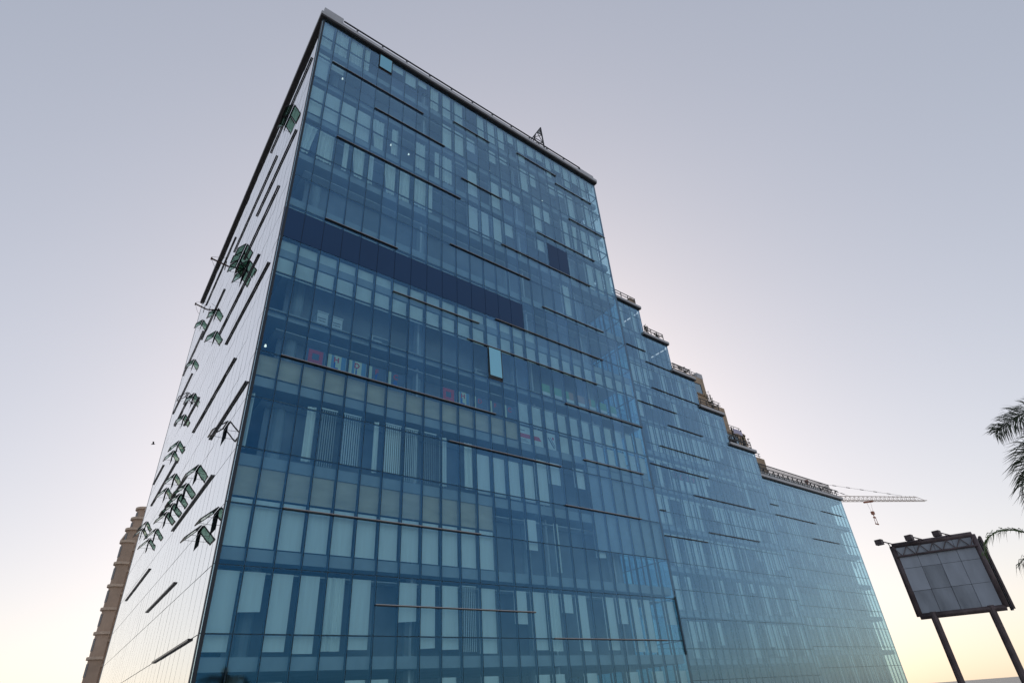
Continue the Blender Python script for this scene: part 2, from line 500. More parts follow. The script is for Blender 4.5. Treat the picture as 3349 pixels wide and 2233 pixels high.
# dark rooms behind the side wall
s = MB(); lbox(s, LP, 7.5, LL - 1, -2.6, -2.5, 0.1, 45.5); part("inner_wall", s, M_CORE, B)

# --- awning windows on the left wall (hinged at the top, pushed out)
def awning(c, p, empty=False, ang=40.0):
    u0, u1 = c * CW + 0.03, (c + 1) * CW - 0.03
    zt = PZ(p); h = 0.37 * RH - 0.05; a = rad(ang)
    def pt(u, t, n): return LP(u, 0.02 + math.sin(a) * t + math.cos(a) * n, zt - math.cos(a) * t + math.sin(a) * n)
    fr = MB()
    for (ua, ub, ta, tb) in ((u0, u0 + 0.06, 0, h), (u1 - 0.06, u1, 0, h), (u0 + 0.06, u1 - 0.06, 0, 0.06), (u0 + 0.06, u1 - 0.06, h - 0.07, h)):
        fr.quad8([pt(ua, tb, 0), pt(ub, tb, 0), pt(ub, tb, 0.05), pt(ua, tb, 0.05), pt(ua, ta, 0), pt(ub, ta, 0), pt(ub, ta, 0.05), pt(ua, ta, 0.05)])
    for u in (u0 + 0.03, u1 - 0.03):      # stays
        fr.beam(pt(u, h * 0.75, 0), LP(u, 0.0, zt - h * 0.55), 0.015)
    w = part("awning_window", fr, M_FIN, B, "open window frame without glass" if empty else None)
    if not empty:
        pn = MB(); ua, ub = u0 + 0.06, u1 - 0.06
        pn.quad8([pt(ua, h - 0.07, 0.015), pt(ub, h - 0.07, 0.015), pt(ub, h - 0.07, 0.033), pt(ua, h - 0.07, 0.033), pt(ua, 0.06, 0.015), pt(ub, 0.06, 0.015), pt(ub, 0.06, 0.033), pt(ua, 0.06, 0.033)])
        part("pane", pn, GLASS_AW, w)
for i, (c, p) in enumerate(AWN):
    awning(c, p, ang=38 + rnd.uniform(-4, 4) + (10 if p > 14 else 0))
for c, p in AWN_EMPTY:
    awning(c, p, True, 46)

# --- right wall of the tower
f = MB(); rp = MB()
for i in range(NL + 1):
    u = i * CW + 0.03
    lbox(f, RP, u - 0.02, u + 0.02, -0.17, -0.035, 0.1, ZT)
    if i < NL:
        for r in range(19):
            lbox(rp, RP, i * CW + 0.04, (i + 1) * CW + 0.02, -0.03, -0.006, max(PZ(r + 1), 0.15) + 0.01, min(PZ(r), ZT) - 0.01)
for r in range(0, 19):
    z = min(PZ(r), ZT - 0.03); lbox(f, RP, 0.06, NL * CW, -0.13, -0.038, z - 0.02, z + 0.02)
part("far_side_frame", f, M_MUL, B); part("far_side_panes", rp, GLASS, B, kind="stuff")

# --- horizontal fins
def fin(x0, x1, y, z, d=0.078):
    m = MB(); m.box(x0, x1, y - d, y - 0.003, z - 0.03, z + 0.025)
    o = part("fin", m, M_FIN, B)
    m = MB(); m.box(x0, x1, y - d - 0.012, y - d + 0.006, z + 0.010, z + 0.036); part("fin_lit_edge", m, M_FINLIT, o)  # pale strip standing in for the sky-lit top edge
for c0, c1, p in ((1.02, 7.48, 2.0), (4.02, 9.18, 3.0), (1.95, 10.37, 5.0), (9.9, 13.08, 1.5), (10.47, 13.82, 4.05), (15.68, 19.77, 1.17), (19.54, 23.55, 1.62),
                  (20.51, 24.5, 3.18), (16.91, 22.69, 4.74), (13.54, 21.67, 6.08), (16.6, 22.26, 7.89), (1.98, 6.12, 8.0), (9.53, 15.76, 7.02),
                  (5.98, 11.46, 9.41), (12.66, 21.67, 9.05), (10.62, 20.71, 10.04), (17.61, 24.5, 11.06), (18.51, 23.69, 12.64), (9.36, 16.67, 13.0),
                  (16.64, 22.72, 14.0), (0.98, 12.31, 12.0), (2.01, 11.08, 15.0), (6.0, 14.0, 16.5), (15.0, 23.0, 17.0)):
    fin(XC(c0), XC(c1), YF, PZ(p))
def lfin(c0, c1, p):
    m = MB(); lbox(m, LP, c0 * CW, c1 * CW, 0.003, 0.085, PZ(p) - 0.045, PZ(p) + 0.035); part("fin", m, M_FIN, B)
for c0, c1, p in ((1.08, 9.8, 1.55), (1.37, 9.4, 4.7), (3.2, 10.6, 6.05), (6.45, 17.5, 3.3), (4.87, 14.07, 7.86), (1.34, 9.76, 9.35), (17.57, 25.6, 5.0),
                  (5.16, 15.17, 10.93), (0.77, 7.41, 12.55), (4.23, 13.55, 13.9), (25.8, 34.3, 6.5), (23.05, 29.2, 8.05), (16.66, 21.63, 9.48),
                  (29.7, 34.8, 9.55), (20.55, 31.2, 10.9), (13.2, 22.2, 12.5), (25.9, 34.8, 4.5), (19, 30, 2.0), (8, 16, 15.6), (20, 31, 14.2), (1.5, 9, 17.0)):
    lfin(c0, c1, p)

# --- coping, roof blocks and rail of the tower
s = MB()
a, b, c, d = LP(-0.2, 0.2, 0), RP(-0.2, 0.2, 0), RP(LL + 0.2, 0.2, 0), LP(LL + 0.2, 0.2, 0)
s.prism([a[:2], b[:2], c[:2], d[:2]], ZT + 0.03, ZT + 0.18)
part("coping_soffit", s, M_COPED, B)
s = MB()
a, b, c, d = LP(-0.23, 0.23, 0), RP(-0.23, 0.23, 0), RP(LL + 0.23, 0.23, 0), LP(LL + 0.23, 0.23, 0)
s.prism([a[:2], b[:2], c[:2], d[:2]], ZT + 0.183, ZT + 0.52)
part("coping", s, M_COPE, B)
ZC = ZT + 0.52
for x0, x1, h in ((X0 + 0.0, X0 + 1.5, 1.05), (XR - 1.9, XR + 0.15, 0.75)):
    s = MB(); s.box(x0, x1, YF + 0.05, YF + 1.6, ZC + 0.003, ZC + h); part("parapet_block", s, M_COPE, B)
s = MB()
s.beam((X0 + 1.5, YF - 0.08, ZC + 0.52), (XR - 1.9, YF - 0.08, ZC + 0.52), 0.09)
for i in range(12):
    x = X0 + 2.6 + i * 2.15
    s.box(x - 0.05, x + 0.05, YF - 0.13, YF - 0.03, ZC + 0.003, ZC + 0.475)
part("roof_rail", s, M_STEEL, B)
s = MB()
s.beam(LP(2, 0.05, ZC + 0.5), LP(LL - 1, 0.05, ZC + 0.5), 0.09)
for i in range(14):
    u = 3 + i * 2.8; s.tube(LP(u, 0.05, ZC + .003), LP(u, 0.05, ZC + 0.46), 0.05, n=6)
part("roof_rail", s, M_STEEL, B)

# ------------------------------------------------------------------ behind the glass of the tower
ZR = {}
def span(p0, p1): return PZ(p1), PZ(p0)
def cloth_box(name, x0, x1, z0, z1, m, y=YF + 0.30, t=0.012):
    mb = MB(); a_, b_ = rnd.choice((0, 0, 0, rnd.uniform(-.07, .07))), rnd.uniform(-.012, .012)   # some hang a little askew
    mb.quad8([(x0 + b_, y, z0 + a_), (x1 + b_, y, z0), (x1 + b_, y + t, z0), (x0 + b_, y + t, z0 + a_), (x0, y, z1), (x1, y, z1), (x1, y + t, z1), (x0, y + t, z1)]); return part(name, mb, m, B)
def curtain(x0, x1, z0, z1, sweep=0.0, y=YF + 0.32):
    mb = MB(); n = max(6, int((x1 - x0) / 0.045)); k0 = 0
    ph = rnd.uniform(0, 6)
    for j, (z, g) in enumerate(((z1, 0.0), (z0, sweep))):
        for i in range(n + 1):
            t = i / n
            x = x0 + (x1 - x0) * (t * (1 - abs(g)) + (g if g > 0 else 0))
            mb.v.append((x, y + 0.035 * math.sin(i * 1.35 + ph) + 0.02 * math.sin(i * 0.6), z))
    for i in range(n):
        mb.f.append((i, i + 1, n + 2 + i, n + 1 + i))
    return part("curtain", mb, M_CURT, B)
def vblind(x0, x1, z0, z1, y=YF + 0.30):
    mb = MB(); n = int((x1 - x0) / 0.105)
    tw = rnd.choice((0.25, 0.6, 0.9))
    for i in range(n):
        cx = x0 + (i + 0.5) * (x1 - x0) / n; w = 0.048
        dx, dy = w * math.cos(tw), w * math.sin(tw)
        k = len(mb.v)
        mb.v += [(cx - dx, y - dy, z0), (cx + dx, y + dy, z0), (cx + dx, y + dy, z1), (cx - dx, y - dy, z1)]
        mb.f.append((k, k + 1, k + 2, k + 3))
    mb.box(x0, x1, y - 0.05, y + 0.05, z1 + 0.005, z1 + 0.06)
    return part("vertical_blind", mb, M_BLIND, B)

FLOORS = {  # floor index -> one character per column
    0: "BCCc.bbbCBCVCBBbBbbBbBbBb",
    1: "Bb.......BBb.bb.Bb.bbB.Bb",
    2: "BBBBCc.CcCVB.Bbb.Bb.BCBBb",
    3: "CCcCcCCCcVVBBBb..bC...BCC",
    4: "...................C.....",
    8: "c.cVVcVVVcc....Bb.b......",
    9: "..............b.c..b.....",
    10: "BbBBCB.bBBVB.bBCbB.BbBB.b",
    11: "B.b..BB..b.B..bB.b..B.b.B",
}
for fi, s_ in FLOORS.items():
    top = SLABS[fi] + 0.26; bot = SLABS[fi + 1] - 0.13
    for c, ch in enumerate(s_):
        if ch == '.': continue
        x0, x1 = colx[c] + 0.05, colx[c + 1] - rnd.choice((0.06, 0.12, 0.2))
        zb = bot - rnd.uniform(0, 0.12)
        if ch == 'B': cloth_box("roller_blind", x0, x1, *span(top, zb), M_BLIND)
        elif ch == 'b': cloth_box("roller_blind", x0, x1, *span(top, top + rnd.uniform(0.25, 0.6) * (bot - top)), M_BLIND)
        elif ch == 'C': curtain(x0, x1, *span(top, zb), sweep=rnd.choice((0, 0, 0.35, -0.35)))
        elif ch == 'c':
            w = (x1 - x0) * rnd.uniform(0.3, 0.55)
            if rnd.random() < .5: curtain(x0, x0 + w, *span(top, zb))
            else: curtain(x1 - w, x1, *span(top, zb))
        elif ch == 'V': vblind(x0, x1, *span(top, zb))
# light strips along the heads of storeys 4 and 5, navy boards, frosted boards, brown boards
def boards(name, c0, c1, p0, p1, m, y=YF + 0.26, inset=0.05):
    for c in range(c0, c1):
        j = rnd.uniform(0, 0.015)
        mb = MB(); mb.box(colx[c] + inset, colx[c + 1] - inset, y + j, y + j + 0.015, PZ(p1), PZ(p0)); part(name, mb, m, B)
boards("head_board", 0, 15, 7.99, 8.10, M_FROST, YF + 0.25, 0.03)
boards("frosted_board", 0, 16, 9.03, 9.30, M_FROST)
boards("frosted_board", 0, 25, 9.53, 10.0, M_FROST, inset=0.09)
boards("brown_board", 0, 14, 12.03, 12.48, M_BROWN, inset=0.02)
boards("brown_board", 0, 12, 14.30, 14.84, M_BROWN, inset=0.02)
boards("frosted_board", 14, 25, 11.40, 12.0, M_FROST, inset=0.13)
boards("frosted_board", 17, 25, 12.06, 12.52, M_FROST, inset=0.13)
boards("roller_blind", 0, 12, 14.88, 15.68, M_BLIND, inset=0.06)
boards("roller_blind", 11, 16, 13.10, 14.04, M_BLIND, inset=0.10)
boards("grey_panel", 19, 25, 12.75, 15.0, M_SLAB, y=YF + 0.2, inset=0.01)
# desk-height sills on the dark storeys
for p, c0, c1 in ((7.7, 0, 25), (10.93, 0, 25), (12.55, 0, 19), (14.1, 0, 25)):
    mb = MB(); mb.box(colx[c0] + .1, colx[c1] - .1, YF + 0.21, YF + 0.6, PZ(p) - 0.08, PZ(p) + 0.02); part("window_ledge", mb, M_SLAB, B)

# lit ceiling lamps
for c, p in ((1.91, 2.21), (3.69, 4.31), (6.73, 3.97), (2.9, 3.96), (5.47, 3.97), (8.72, 4.0), (13.24, 2.67), (10.21, 4.01), (18.25, 2.75), (16.14, 4.06), (0.4, 11.77)):
    x, z = XC(c), PZ(p)
    mb = MB(); mb.tube((x, YF + 0.45, z + 0.08), (x, YF + 0.45, z - 0.04), 0.035, 0.06, 10)
    o = part("lamp", mb, M_LAMP, B); mb = MB(); mb.tube((x, YF + 0.45, z + 0.6), (x, YF + 0.45, z + 0.08), 0.012, n=5); part("lamp_cord", mb, M_STEEL, o)

# ------------------------------------------------------------------ things standing inside the windows
def pose(c, p): return XC(c), PZ(p)
YS = YF + 0.62
def photocopier(c, label, tall):
    x, z = pose(c, 10.93); z += 0.02
    t = thing("photocopier", (x, YS + 0.3, z), label, "photocopier")
    w = 0.30
    m = MB(); m.box(x - w, x + w, YS, YS + 0.55, z, z + tall * 0.55); part("cabinet", m, M_WHITE, t)
    m = MB(); m.box(x - w, x + w, YS + .02, YS + 0.55, z + tall * 0.56, z + tall * 0.93); part("body", m, M_WHITE, t)
    m = MB(); m.box(x - w - 0.03, x + w + .02, YS - .02, YS + 0.5, z + tall * 0.94, z + tall); part("lid", m, M_WHITE, t)
    m = MB()
    for i in range(5): m.box(x - 0.2 + i * 0.08, x - 0.15 + i * 0.08, YS - 0.006, YS - 0.001, z + tall * 0.42, z + tall * 0.49)
    m.box(x - w + .05, x + w - .1, YS - .004, YS + .018, z + tall * .6, z + tall * .63); m.box(x - .2, x - .12, YS - .006, YS - .001, z + .1, z + .3)
    part("vents", m, M_GREYP, t)
photocopier(2.72, "white office copier behind the window, left of the pair", 1.10)
photocopier(3.45, "white office copier behind the window, right of the pair", 1.05)
def desk(c, p, label):
    x, z = pose(c, p)
    t = thing("white_desk", (x, YS + .3, z), label, "desk")
    m = MB(); m.box(x - 0.62, x + 0.62, YS, YS + 0.6, z + 0.62, z + 0.66); part("desk_top", m, M_WHITE, t)
    for sx in (-1, 1):
        m = MB(); m.beam((x + sx * .55, YS + .05, z), (x + sx * .5, YS + .05, z + .618), .05); part("leg", m, M_WHITE, t)
    m = MB(); m.box(x - 0.42, x + 0.1, YS + .06, YS + .5, z + .02, z + .45); part("drawer_unit", m, M_WHITE, t)
desk(5.75, 10.93, "white desk with drawers right of the copiers behind the window")
desk(12.0, 10.93, "white desk left of the opened window on the copier storey")
def bucket(c, label, m_b, m_l):
    x, z = pose(c, 10.93)
    t = thing("bucket", (x, YS + .15, z), label, "bucket")
    m = MB(); m.tube((x, YS + .15, z + .02), (x, YS + .15, z + .22), .10, .13, 12); part("tub", m, m_b, t)
    m = MB(); m.tube((x, YS + .15, z + .222), (x, YS + .15, z + .33), .145, .07, 12); part("lid", m, m_l, t)
bucket(6.42, "blue bucket with green lid beside the desk, left of two", M_BLUE, M_GREEN)
bucket(6.66, "blue bucket with green lid beside the desk, right of two", M_BLUE, M_GREEN)
bucket(7.05, "plain blue bucket beside the carton behind the window", M_BLUE, M_BLUE)
bucket(4.72, "green bucket with green lid right of the copiers", M_GREEN, M_GREEN)
x, z = pose(7.42, 10.93)
t = thing("carton", (x, YS + .2, z), "pale carton with a dark mark on the window ledge", "carton")
m = MB(); m.box(x - .24, x + .24, YS, YS + .4, z + .02, z + .36); part("box", m, M_CARD, t)
letter("w", 0.26, x, YS - .005, z + .17, M_GREYP, t, "mark")

# posters reading H D F C over L i f e
YP = YF + 0.16
def poster(c0, c1, p0, p1, top, bot, label, ring=False, dark=False):
    x0, x1 = XC(c0), XC(c1); z0, z1 = PZ(p1), PZ(p0); xm = (x0 + x1) / 2
    t = thing("window_poster", (xm, YP, z0), label, "poster")
    m = MB(); m.box(x0, x1, YP, YP + 0.01, z0, z1); part("sheet", m, M_PGREY if (ring or dark) else M_PPALE, t)
    if ring:
        a = 0.42 * min(x1 - x0, z1 - z0); zc = (z0 + z1) / 2 + .03; b = a * .48; m = MB()
        for bx in ((xm - a, xm + a, zc + b, zc + a), (xm - a, xm + a, zc - a, zc - b), (xm - a, xm - b, zc - b, zc + b), (xm + b, xm + a, zc - b, zc + b)):
            m.box(bx[0], bx[1], YP - .008, YP - .002, bx[2], bx[3])
        part("red_square", m, M_RED, t)
        return
    if not dark:
        m = MB()
        for a, b in ((.22, .36), (.74, .98)): m.box(x0 + (x1 - x0) * a, x0 + (x1 - x0) * b, YP - .005, YP - .002, z0 + .005, z1 - .005)
        part("stripes", m, M_PLBLUE, t)
    else:
        m = MB(); m.box(x0 + .02, x0 + .22, YP - .005, YP - .002, z0 + .005, z1 - .005); part("stripes", m, M_PPALE, t)
    if top: letter(top, 0.42, xm - .02, YP - .008, z1 - .40, M_RED, t)
    if bot: letter(bot, 0.52, xm - .04, YP - .008, z0 + .13, M_PBLUE, t)
poster(2.08, 2.92, 11.6, 11.97, "", "", "poster with a red square ring, leftmost of the left row", ring=True)
poster(3.03, 3.93, 11.6, 11.97, "H", "L", "poster with red H over blue L in the left row")
poster(4.02, 4.93, 11.6, 11.97, "D", "i", "poster with red D over blue i in the left row")
poster(5.03, 5.93, 11.61, 11.97, "F", "f", "poster with red F over blue f in the left row", dark=True)
poster(6.03, 6.93, 11.61, 11.97, "C", "e", "poster with red C over blue e, end of the left row", dark=True)
poster(9.02, 9.92, 11.6, 11.97, "", "", "poster with a red square ring, start of the right row", ring=True)
poster(9.98, 10.75, 11.6, 11.97, "H", "L", "poster with red H over blue L in the right row")
poster(10.98, 11.9, 11.61, 11.97, "D", "", "dark poster with faint red D in the right row", dark=True)
poster(12.02, 12.85, 11.61, 11.97, "F", "", "dark poster with faint red F in the right row", dark=True)
poster(13.0, 13.85, 11.61, 11.97, "C", "", "dark poster with faint red C, end of the right row", dark=True)
# coloured boards
def cboard(c0, c1, cols, label):
    x0, x1 = XC(c0), XC(c1); zt, zm, zb = PZ(10.56), PZ(10.80), PZ(10.95)
    t = thing("display_board", (x0, YP + .1, zb), label, "board")
    m = MB(); m.box(x0, x1, YP + .1, YP + .112, zb, zm); part("lower_half", m, M_FROST, t)
    n = len(cols)
    for i, cm in enumerate(cols):
        m = MB(); m.box(x0 + (x1 - x0) * i / n, x0 + (x1 - x0) * (i + 1) / n, YP + .1, YP + .112, zm, zt); part("upper_half", m, cm, t)
cboard(16.08, 16.70, (M_PGREEN,), "green topped board, first from the left of the row")
cboard(16.89, 17.66, (M_PGREEN,), "green topped board, second from the left of the row")
cboard(17.87, 18.64, (M_PGREEN, M_PORANGE), "board with green left and orange right on top")
cboard(18.83, 19.59, (M_PORANGE,), "orange topped board in the middle of the row")
cboard(19.81, 20.52, (M_PORANGE, M_PGREEN), "board with orange left and green right on top")
cboard(20.77, 21.54, (M_PGREEN,), "green topped board, second from the right of the row")
cboard(21.78, 22.46, (M_PGREEN,), "green topped board, last on the right of the row")
# printed banner with red arrow
t = thing("window_banner", (XC(14), YP, PZ(12.54)), "white banner with a red arrow bar across three panes", "banner")
for a, b in ((14.02, 14.78), (14.95, 15.70), (15.93, 16.64)):
    m = MB(); m.box(XC(a), XC(b), YP + .05, YP + .06, PZ(12.54), PZ(12.07)); part("sheet", m, M_FROST, t)
m = MB(); m.box(XC(14.03), XC(14.77), YP + .04, YP + .047, PZ(12.38), PZ(12.27)); part("red_bar", m, M_RED, t)
m = MB(); x = XC(14.96)
m.prism([(0, 0), (1, 0)], 0, 0) if False else None
m.quad8([(x, YP + .04, PZ(12.38)), (XC(15.58), YP + .04, PZ(12.38)), (XC(15.58), YP + .047, PZ(12.38)), (x, YP + .047, PZ(12.38)),
         (x, YP + .04, PZ(12.27)), (XC(15.40), YP + .04, PZ(12.27)), (XC(15.40), YP + .047, PZ(12.27)), (x, YP + .047, PZ(12.27))])
part("red_arrow", m, M_RED, t)
m = MB()
for i in range(3): m.box(XC(14.08), XC(14.5 + .08 * i), YP + .042, YP + .048, PZ(12.43 + i * .03), PZ(12.42 + i * .03))
m.box(XC(14.06), XC(14.42), YP + .042, YP + .048, PZ(12.19), PZ(12.17))
m.beam((XC(16.1), YP + .045, PZ(12.2)), (XC(16.5), YP + .045, PZ(12.48)), .006, .09); m.beam((XC(16.25), YP + .045, PZ(12.18)), (XC(16.58), YP + .045, PZ(12.44)), .006, .05)
part("print", m, M_PGREY, t)
m = MB(); m.box(XC(16.4), XC(16.52), YP + .04, YP + .047, PZ(12.24), PZ(12.17)); part("red_mark", m, M_RED, t)

# ------------------------------------------------------------------ stepped wing and low wing (same building)
YB = 35.87; XB0 = 47.83; CB = 1.069; ZB = 41.99
STEPS = [(35.0, 51.75, 43.55), (51.75, 56.0, 39.62), (56.0, 60.06, 35.68), (60.06, 64.57, 31.85), (64.57, 69.85, 27.85)]
YC = 36.37; XC0, XC1, ZCT = 69.9, 91.87, 24.98
nB0 = int((35.0 - XB0) / CB); nB1 = int((69.85 - XB0) / CB) + 1
def topz(x):
    for a, b, z in STEPS:
        if x < b - 0.02: return z
    return 0
f = MB(); pn = MB(); rb = random.Random(3)
xs = sorted(set([35.0] + [round(XB0 + CB * i, 3) for i in range(nB0, nB1) if 35.2 < XB0 + CB * i < 69.6] + [69.85]))
for i, x in enumerate(xs):
    zt = max(topz(x - 0.3), topz(x + 0.01)) if x < 69.8 else STEPS[-1][2]
    f.box(x - 0.025, x + 0.025, YB + 0.034, YB + 0.16, 0.1, zt)
for a, b, zt in STEPS: f.box(b - 0.03, b + 0.03, YB + 0.033, YB + 0.17, 0.1, zt + 0.01)
zl = [ZB - RH * k for k in range(0, 17)]
for k, z in enumerate(zl):
    xe = max([b for a, b, zt in STEPS if zt > z + 0.1] or [35])
    f.box(35.0, xe, YB + 0.037, YB + 0.12, z - 0.025, z + 0.025)
wing_frame = part("wing_frame", f, M_MUL, B)
for i in range(len(xs) - 1):
    x0, x1 = xs[i] + .012, xs[i + 1] - .012
    # split a pane where a step falls inside it
    cuts = [x0] + [b for a, b, z in STEPS if x0 + .05 < b < x1 - .05] + [x1]
    for q in range(len(cuts) - 1):
        xa, xb = cuts[q] + (.012 if q else 0), cuts[q + 1] - (.012 if q < len(cuts) - 2 else 0)
        zt = topz((xa + xb) / 2)
        zz_ = [zt] + [z for z in zl if z < zt - .1] + [0.15]
        for k in range(len(zz_) - 1):
            if zz_[k] - zz_[k + 1] > 0.1:
                tilted(pn, xa, xb, YB, zz_[k + 1] + .012, zz_[k] - .012, rb.uniform(-T, T) * 1.3, rb.uniform(-T, T))
part("wing_panes", pn, GLASS, B, kind="stuff")
# wing floors, rear wall, blinds
for i, (a, b, zt) in enumerate(STEPS):
    s = MB(); s.box(35.0, b - 0.25, YB + 0.2, YB + 9, zt - 0.5, zt - 0.02); part("terrace_slab", s, M_SLAB, B)
for k in range(1, 7):
    z = STEPS[-1][2] - FL * k
    s = MB(); s.box(35.0, 69.6, YB + 0.2, YB + 9, z - 0.26, z + 0.22); part("floor_slab", s, M_SLAB, B)
s = MB()
for a, b, zt in STEPS: s.box(a if a > 36 else 34.9, b, YB + 5.5, YB + 5.6, 0, zt - .55)
part("wing_inner_wall", s, M_CORE, B)
s = MB()
for a, b, zt in STEPS: s.box(b - 0.06, b - 0.03, YB + 0.2, YB + 6.0, STEPS[min(4, [q[1] for q in STEPS].index(b) + 1)][2] if b < 69 else 0, zt - 0.5)
part("wing_end_wall", s, M_CORE, B)
bl = MB(); fb = MB()
levels = [q[2] for q in STEPS] + [STEPS[-1][2] - FL * k for k in range(1, 7)]
dens = [0.55, 0.35, 0.75, 0.3, 0.85, 0.4, 0.75, 0.8, 0.6, 0.5]
for li in range(len(levels) - 1):
    zt, zb = levels[li] - 0.62, levels[li + 1] + 0.28
    for i in range(len(xs) - 1):
        x0, x1 = xs[i] + .06, xs[i + 1] - rb.choice((.06, .12, .22))
        if topz((x0 + x1) / 2) < levels[li] - .2 or rb.random() > dens[li]: continue
        r = rb.random()
        if r < .74: bl.box(x0, x1, YB + .3, YB + .312, zb + rb.uniform(0, .1), zt)
        elif r < .90: bl.box(x0, x1, YB + .3, YB + .312, zt - (zt - zb) * rb.uniform(.3, .7), zt)
        else: bl.box(x0, x0 + (x1 - x0) * rb.uniform(.3, .6), YB + .3, YB + .312, zb, zt)
    if li in (2, 5, 6, 7):
        fb.box(47, 69.0 if li > 4 else STEPS[li][1] - .4, YB + .26, YB + .275, levels[li] - .9, levels[li] - .62)
part("wing_blinds", bl, M_BLIND, B, kind="stuff")
part("wing_head_board", fb, M_FROST, B)
# lettered boards in the wing
for ch, xx in (("V", 51.92), ("C", 53.0), ("I", 54.1), ("P", 55.2)):
    zt = ZB - RH * 8.08
    t = thing("letter_sign", (xx, YB + .2, zt - .75), "pale board with a faint red letter %s behind the stepped wing's glass" % ch, "sign")
    m = MB(); m.box(xx - .45, xx + .42, YB + .2, YB + .21, zt - .75, zt); part("board", m, M_PGREY, t)
    letter(ch, 0.75, xx, YB + .19, zt - .66, M_RED, t)
    m = MB(); m.box(xx - .45, xx + .38, YB + .2, YB + .21, zt - 1.9, zt - .77); part("lower_board", m, M_BLIND, t)

def wfin(x0, x1, y, z):
    m = MB(); m.box(x0, x1, y - 0.10, y - .003, z - .035, z + .035); o = part("fin", m, M_FIN, B)
for c0, c1, q in ((0, 3.12, 2.0), (2.8, 7.5, 2.6), (2.9, 11.33, 4.02), (0, 6.31, 5.02), (4.27, 10.31, 5.82), (2.11, 10.31, 7.02), (0.03, 9.33, 8.0),
                  (6.0, 17.0, 9.0), (7.04, 16, 10.56), (0.04, 6.45, 11.0), (0.04, 0.88, 9.98)):
    wfin(XB0 + c0 * CB, XB0 + c1 * CB, YB, ZB - RH * q)
# step copings + railings
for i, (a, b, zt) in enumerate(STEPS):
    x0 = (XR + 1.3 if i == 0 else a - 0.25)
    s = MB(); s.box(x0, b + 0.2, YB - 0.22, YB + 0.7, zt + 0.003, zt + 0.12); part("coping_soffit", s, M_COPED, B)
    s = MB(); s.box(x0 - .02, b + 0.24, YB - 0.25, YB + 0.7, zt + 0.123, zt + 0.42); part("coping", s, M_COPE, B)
    s = MB(); zr = zt + 0.42
    for h in (0.55, 0.95): s.beam((x0 + .3, YB - .08, zr + h), (b - .5, YB - .08, zr + h), .07)
    n = max(3, int((min(b, b) - x0) / 1.3))
    for k in range(n + 1):
        x = x0 + .4 + (b - x0 - 1.0) * k / n; s.box(x - .035, x + .035, YB - .12, YB - .05, zr, zr + .92)
    s.beam((b - .5, YB - .05, zr + .95), (b - .5, YB + 4.5, zr + .95), .07)
    part("railing", s, M_STEEL, B)
s = MB(); s.prism([(50.5, YB + .1), (51.4, YB + .1), (51.4, YB + 1.2), (50.5, YB + 1.2)], 44.1, 45.0); part("parapet_block", s, M_STONE2, B)

# low wing
NC = 22
f = MB(); pn = MB(); cw = (XC1 - XC0) / NC; RC = 2.08; ZC0 = 22.43
for i in range(NC + 1):
    x = XC0 + i * cw; f.box(x - .022, x + .022, YC + .034, YC + .16, .1, ZCT)
lz = [ZCT - .42] + [ZC0 - RC * k for k in range(0, 11)]
for z in lz: f.box(XC0, XC1, YC + .037, YC + .12, z - .022, z + .022)
for i in range(NC):
    zz_ = [ZCT] + lz + [0.15]
    for k in range(len(zz_) - 1):
        if zz_[k] - zz_[k + 1] > .1:
            tilted(pn, XC0 + i * cw + .012, XC0 + (i + 1) * cw - .012, YC, zz_[k + 1] + .012, zz_[k] - .012, rb.uniform(-T, T) * 1.4, rb.uniform(-T, T))
for k in range(len(lz)):       # glazed end of the low wing
    z1 = lz[k - 1] if k else ZCT
    for j in range(8):
        pn.box(XC1 - .02, XC1, YC + .05 + j * 1.1, YC + 1.13 + j * 1.1, lz[k] + .012, z1 - .012)
part("low_wing_frame", f, M_MUL, B); part("low_wing_panes", pn, GLASS, B, kind="stuff")
bl = MB()
for k in range(0, 7):
    z = ZCT - FL * k
    s = MB(); s.box(XC0 - .2, XC1 - .2, YC + .2, YC + 9, z - .5, z - .02); part("floor_slab", s, M_SLAB, B)
    for i in range(NC - 2):
        if rb.random() < (.75, .6, .5, .5, .5, .5, .4)[k]:
            x0 = XC0 + i * cw + .07; x1 = x0 + cw - rb.choice((.15, .25, .45)); h = rb.choice((1, 1, 1, .6, .4))
            bl.box(x0, x1, YC + .3, YC + .312, z - .6 - (FL - .75) * h, z - .6)
part("low_wing_blinds", bl, M_BLIND, B, kind="stuff")
s = MB(); s.box(XC0, XC1 - 2, YC + 5.5, YC + 5.6, 0, ZCT - .5); part("wing_inner_wall", s, M_CORE, B)
s = MB(); s.box(XC1 - 2.3, XC1 - 2.2, YC + .9, YC + 9, 0, ZCT - .5); part("wing_inner_wall", s, M_CORE, B)
for c0, c1, q in ((22.92, 24.92, 0.4), (23.65, 33.55, 1.0), (36.42, 42.28, 0.0), (31.45, 38.5, 2.02)):
    wfin(XB0 + c0, XB0 + c1, YC, ZC0 - RC * q)
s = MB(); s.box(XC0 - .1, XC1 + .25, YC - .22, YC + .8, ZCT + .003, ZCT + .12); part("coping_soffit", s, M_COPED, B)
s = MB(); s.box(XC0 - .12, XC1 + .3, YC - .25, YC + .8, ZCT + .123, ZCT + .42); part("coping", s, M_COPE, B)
s = MB(); zr = ZCT + .42
for h in (.15, .5, .95): s.beam((XC0 + .3, YC - .05, zr + h), (XC1 - .2, YC - .05, zr + h), .07)
for k in range(18):
    x = XC0 + .6 + k * 1.2; s.box(x - .04, x + .04, YC - .09, YC - .01, zr, zr + .95); s.beam((x, YC - .05, zr + .9), (x, YC + .5, zr + .05), .05)
part("railing", s, M_STEEL, B)
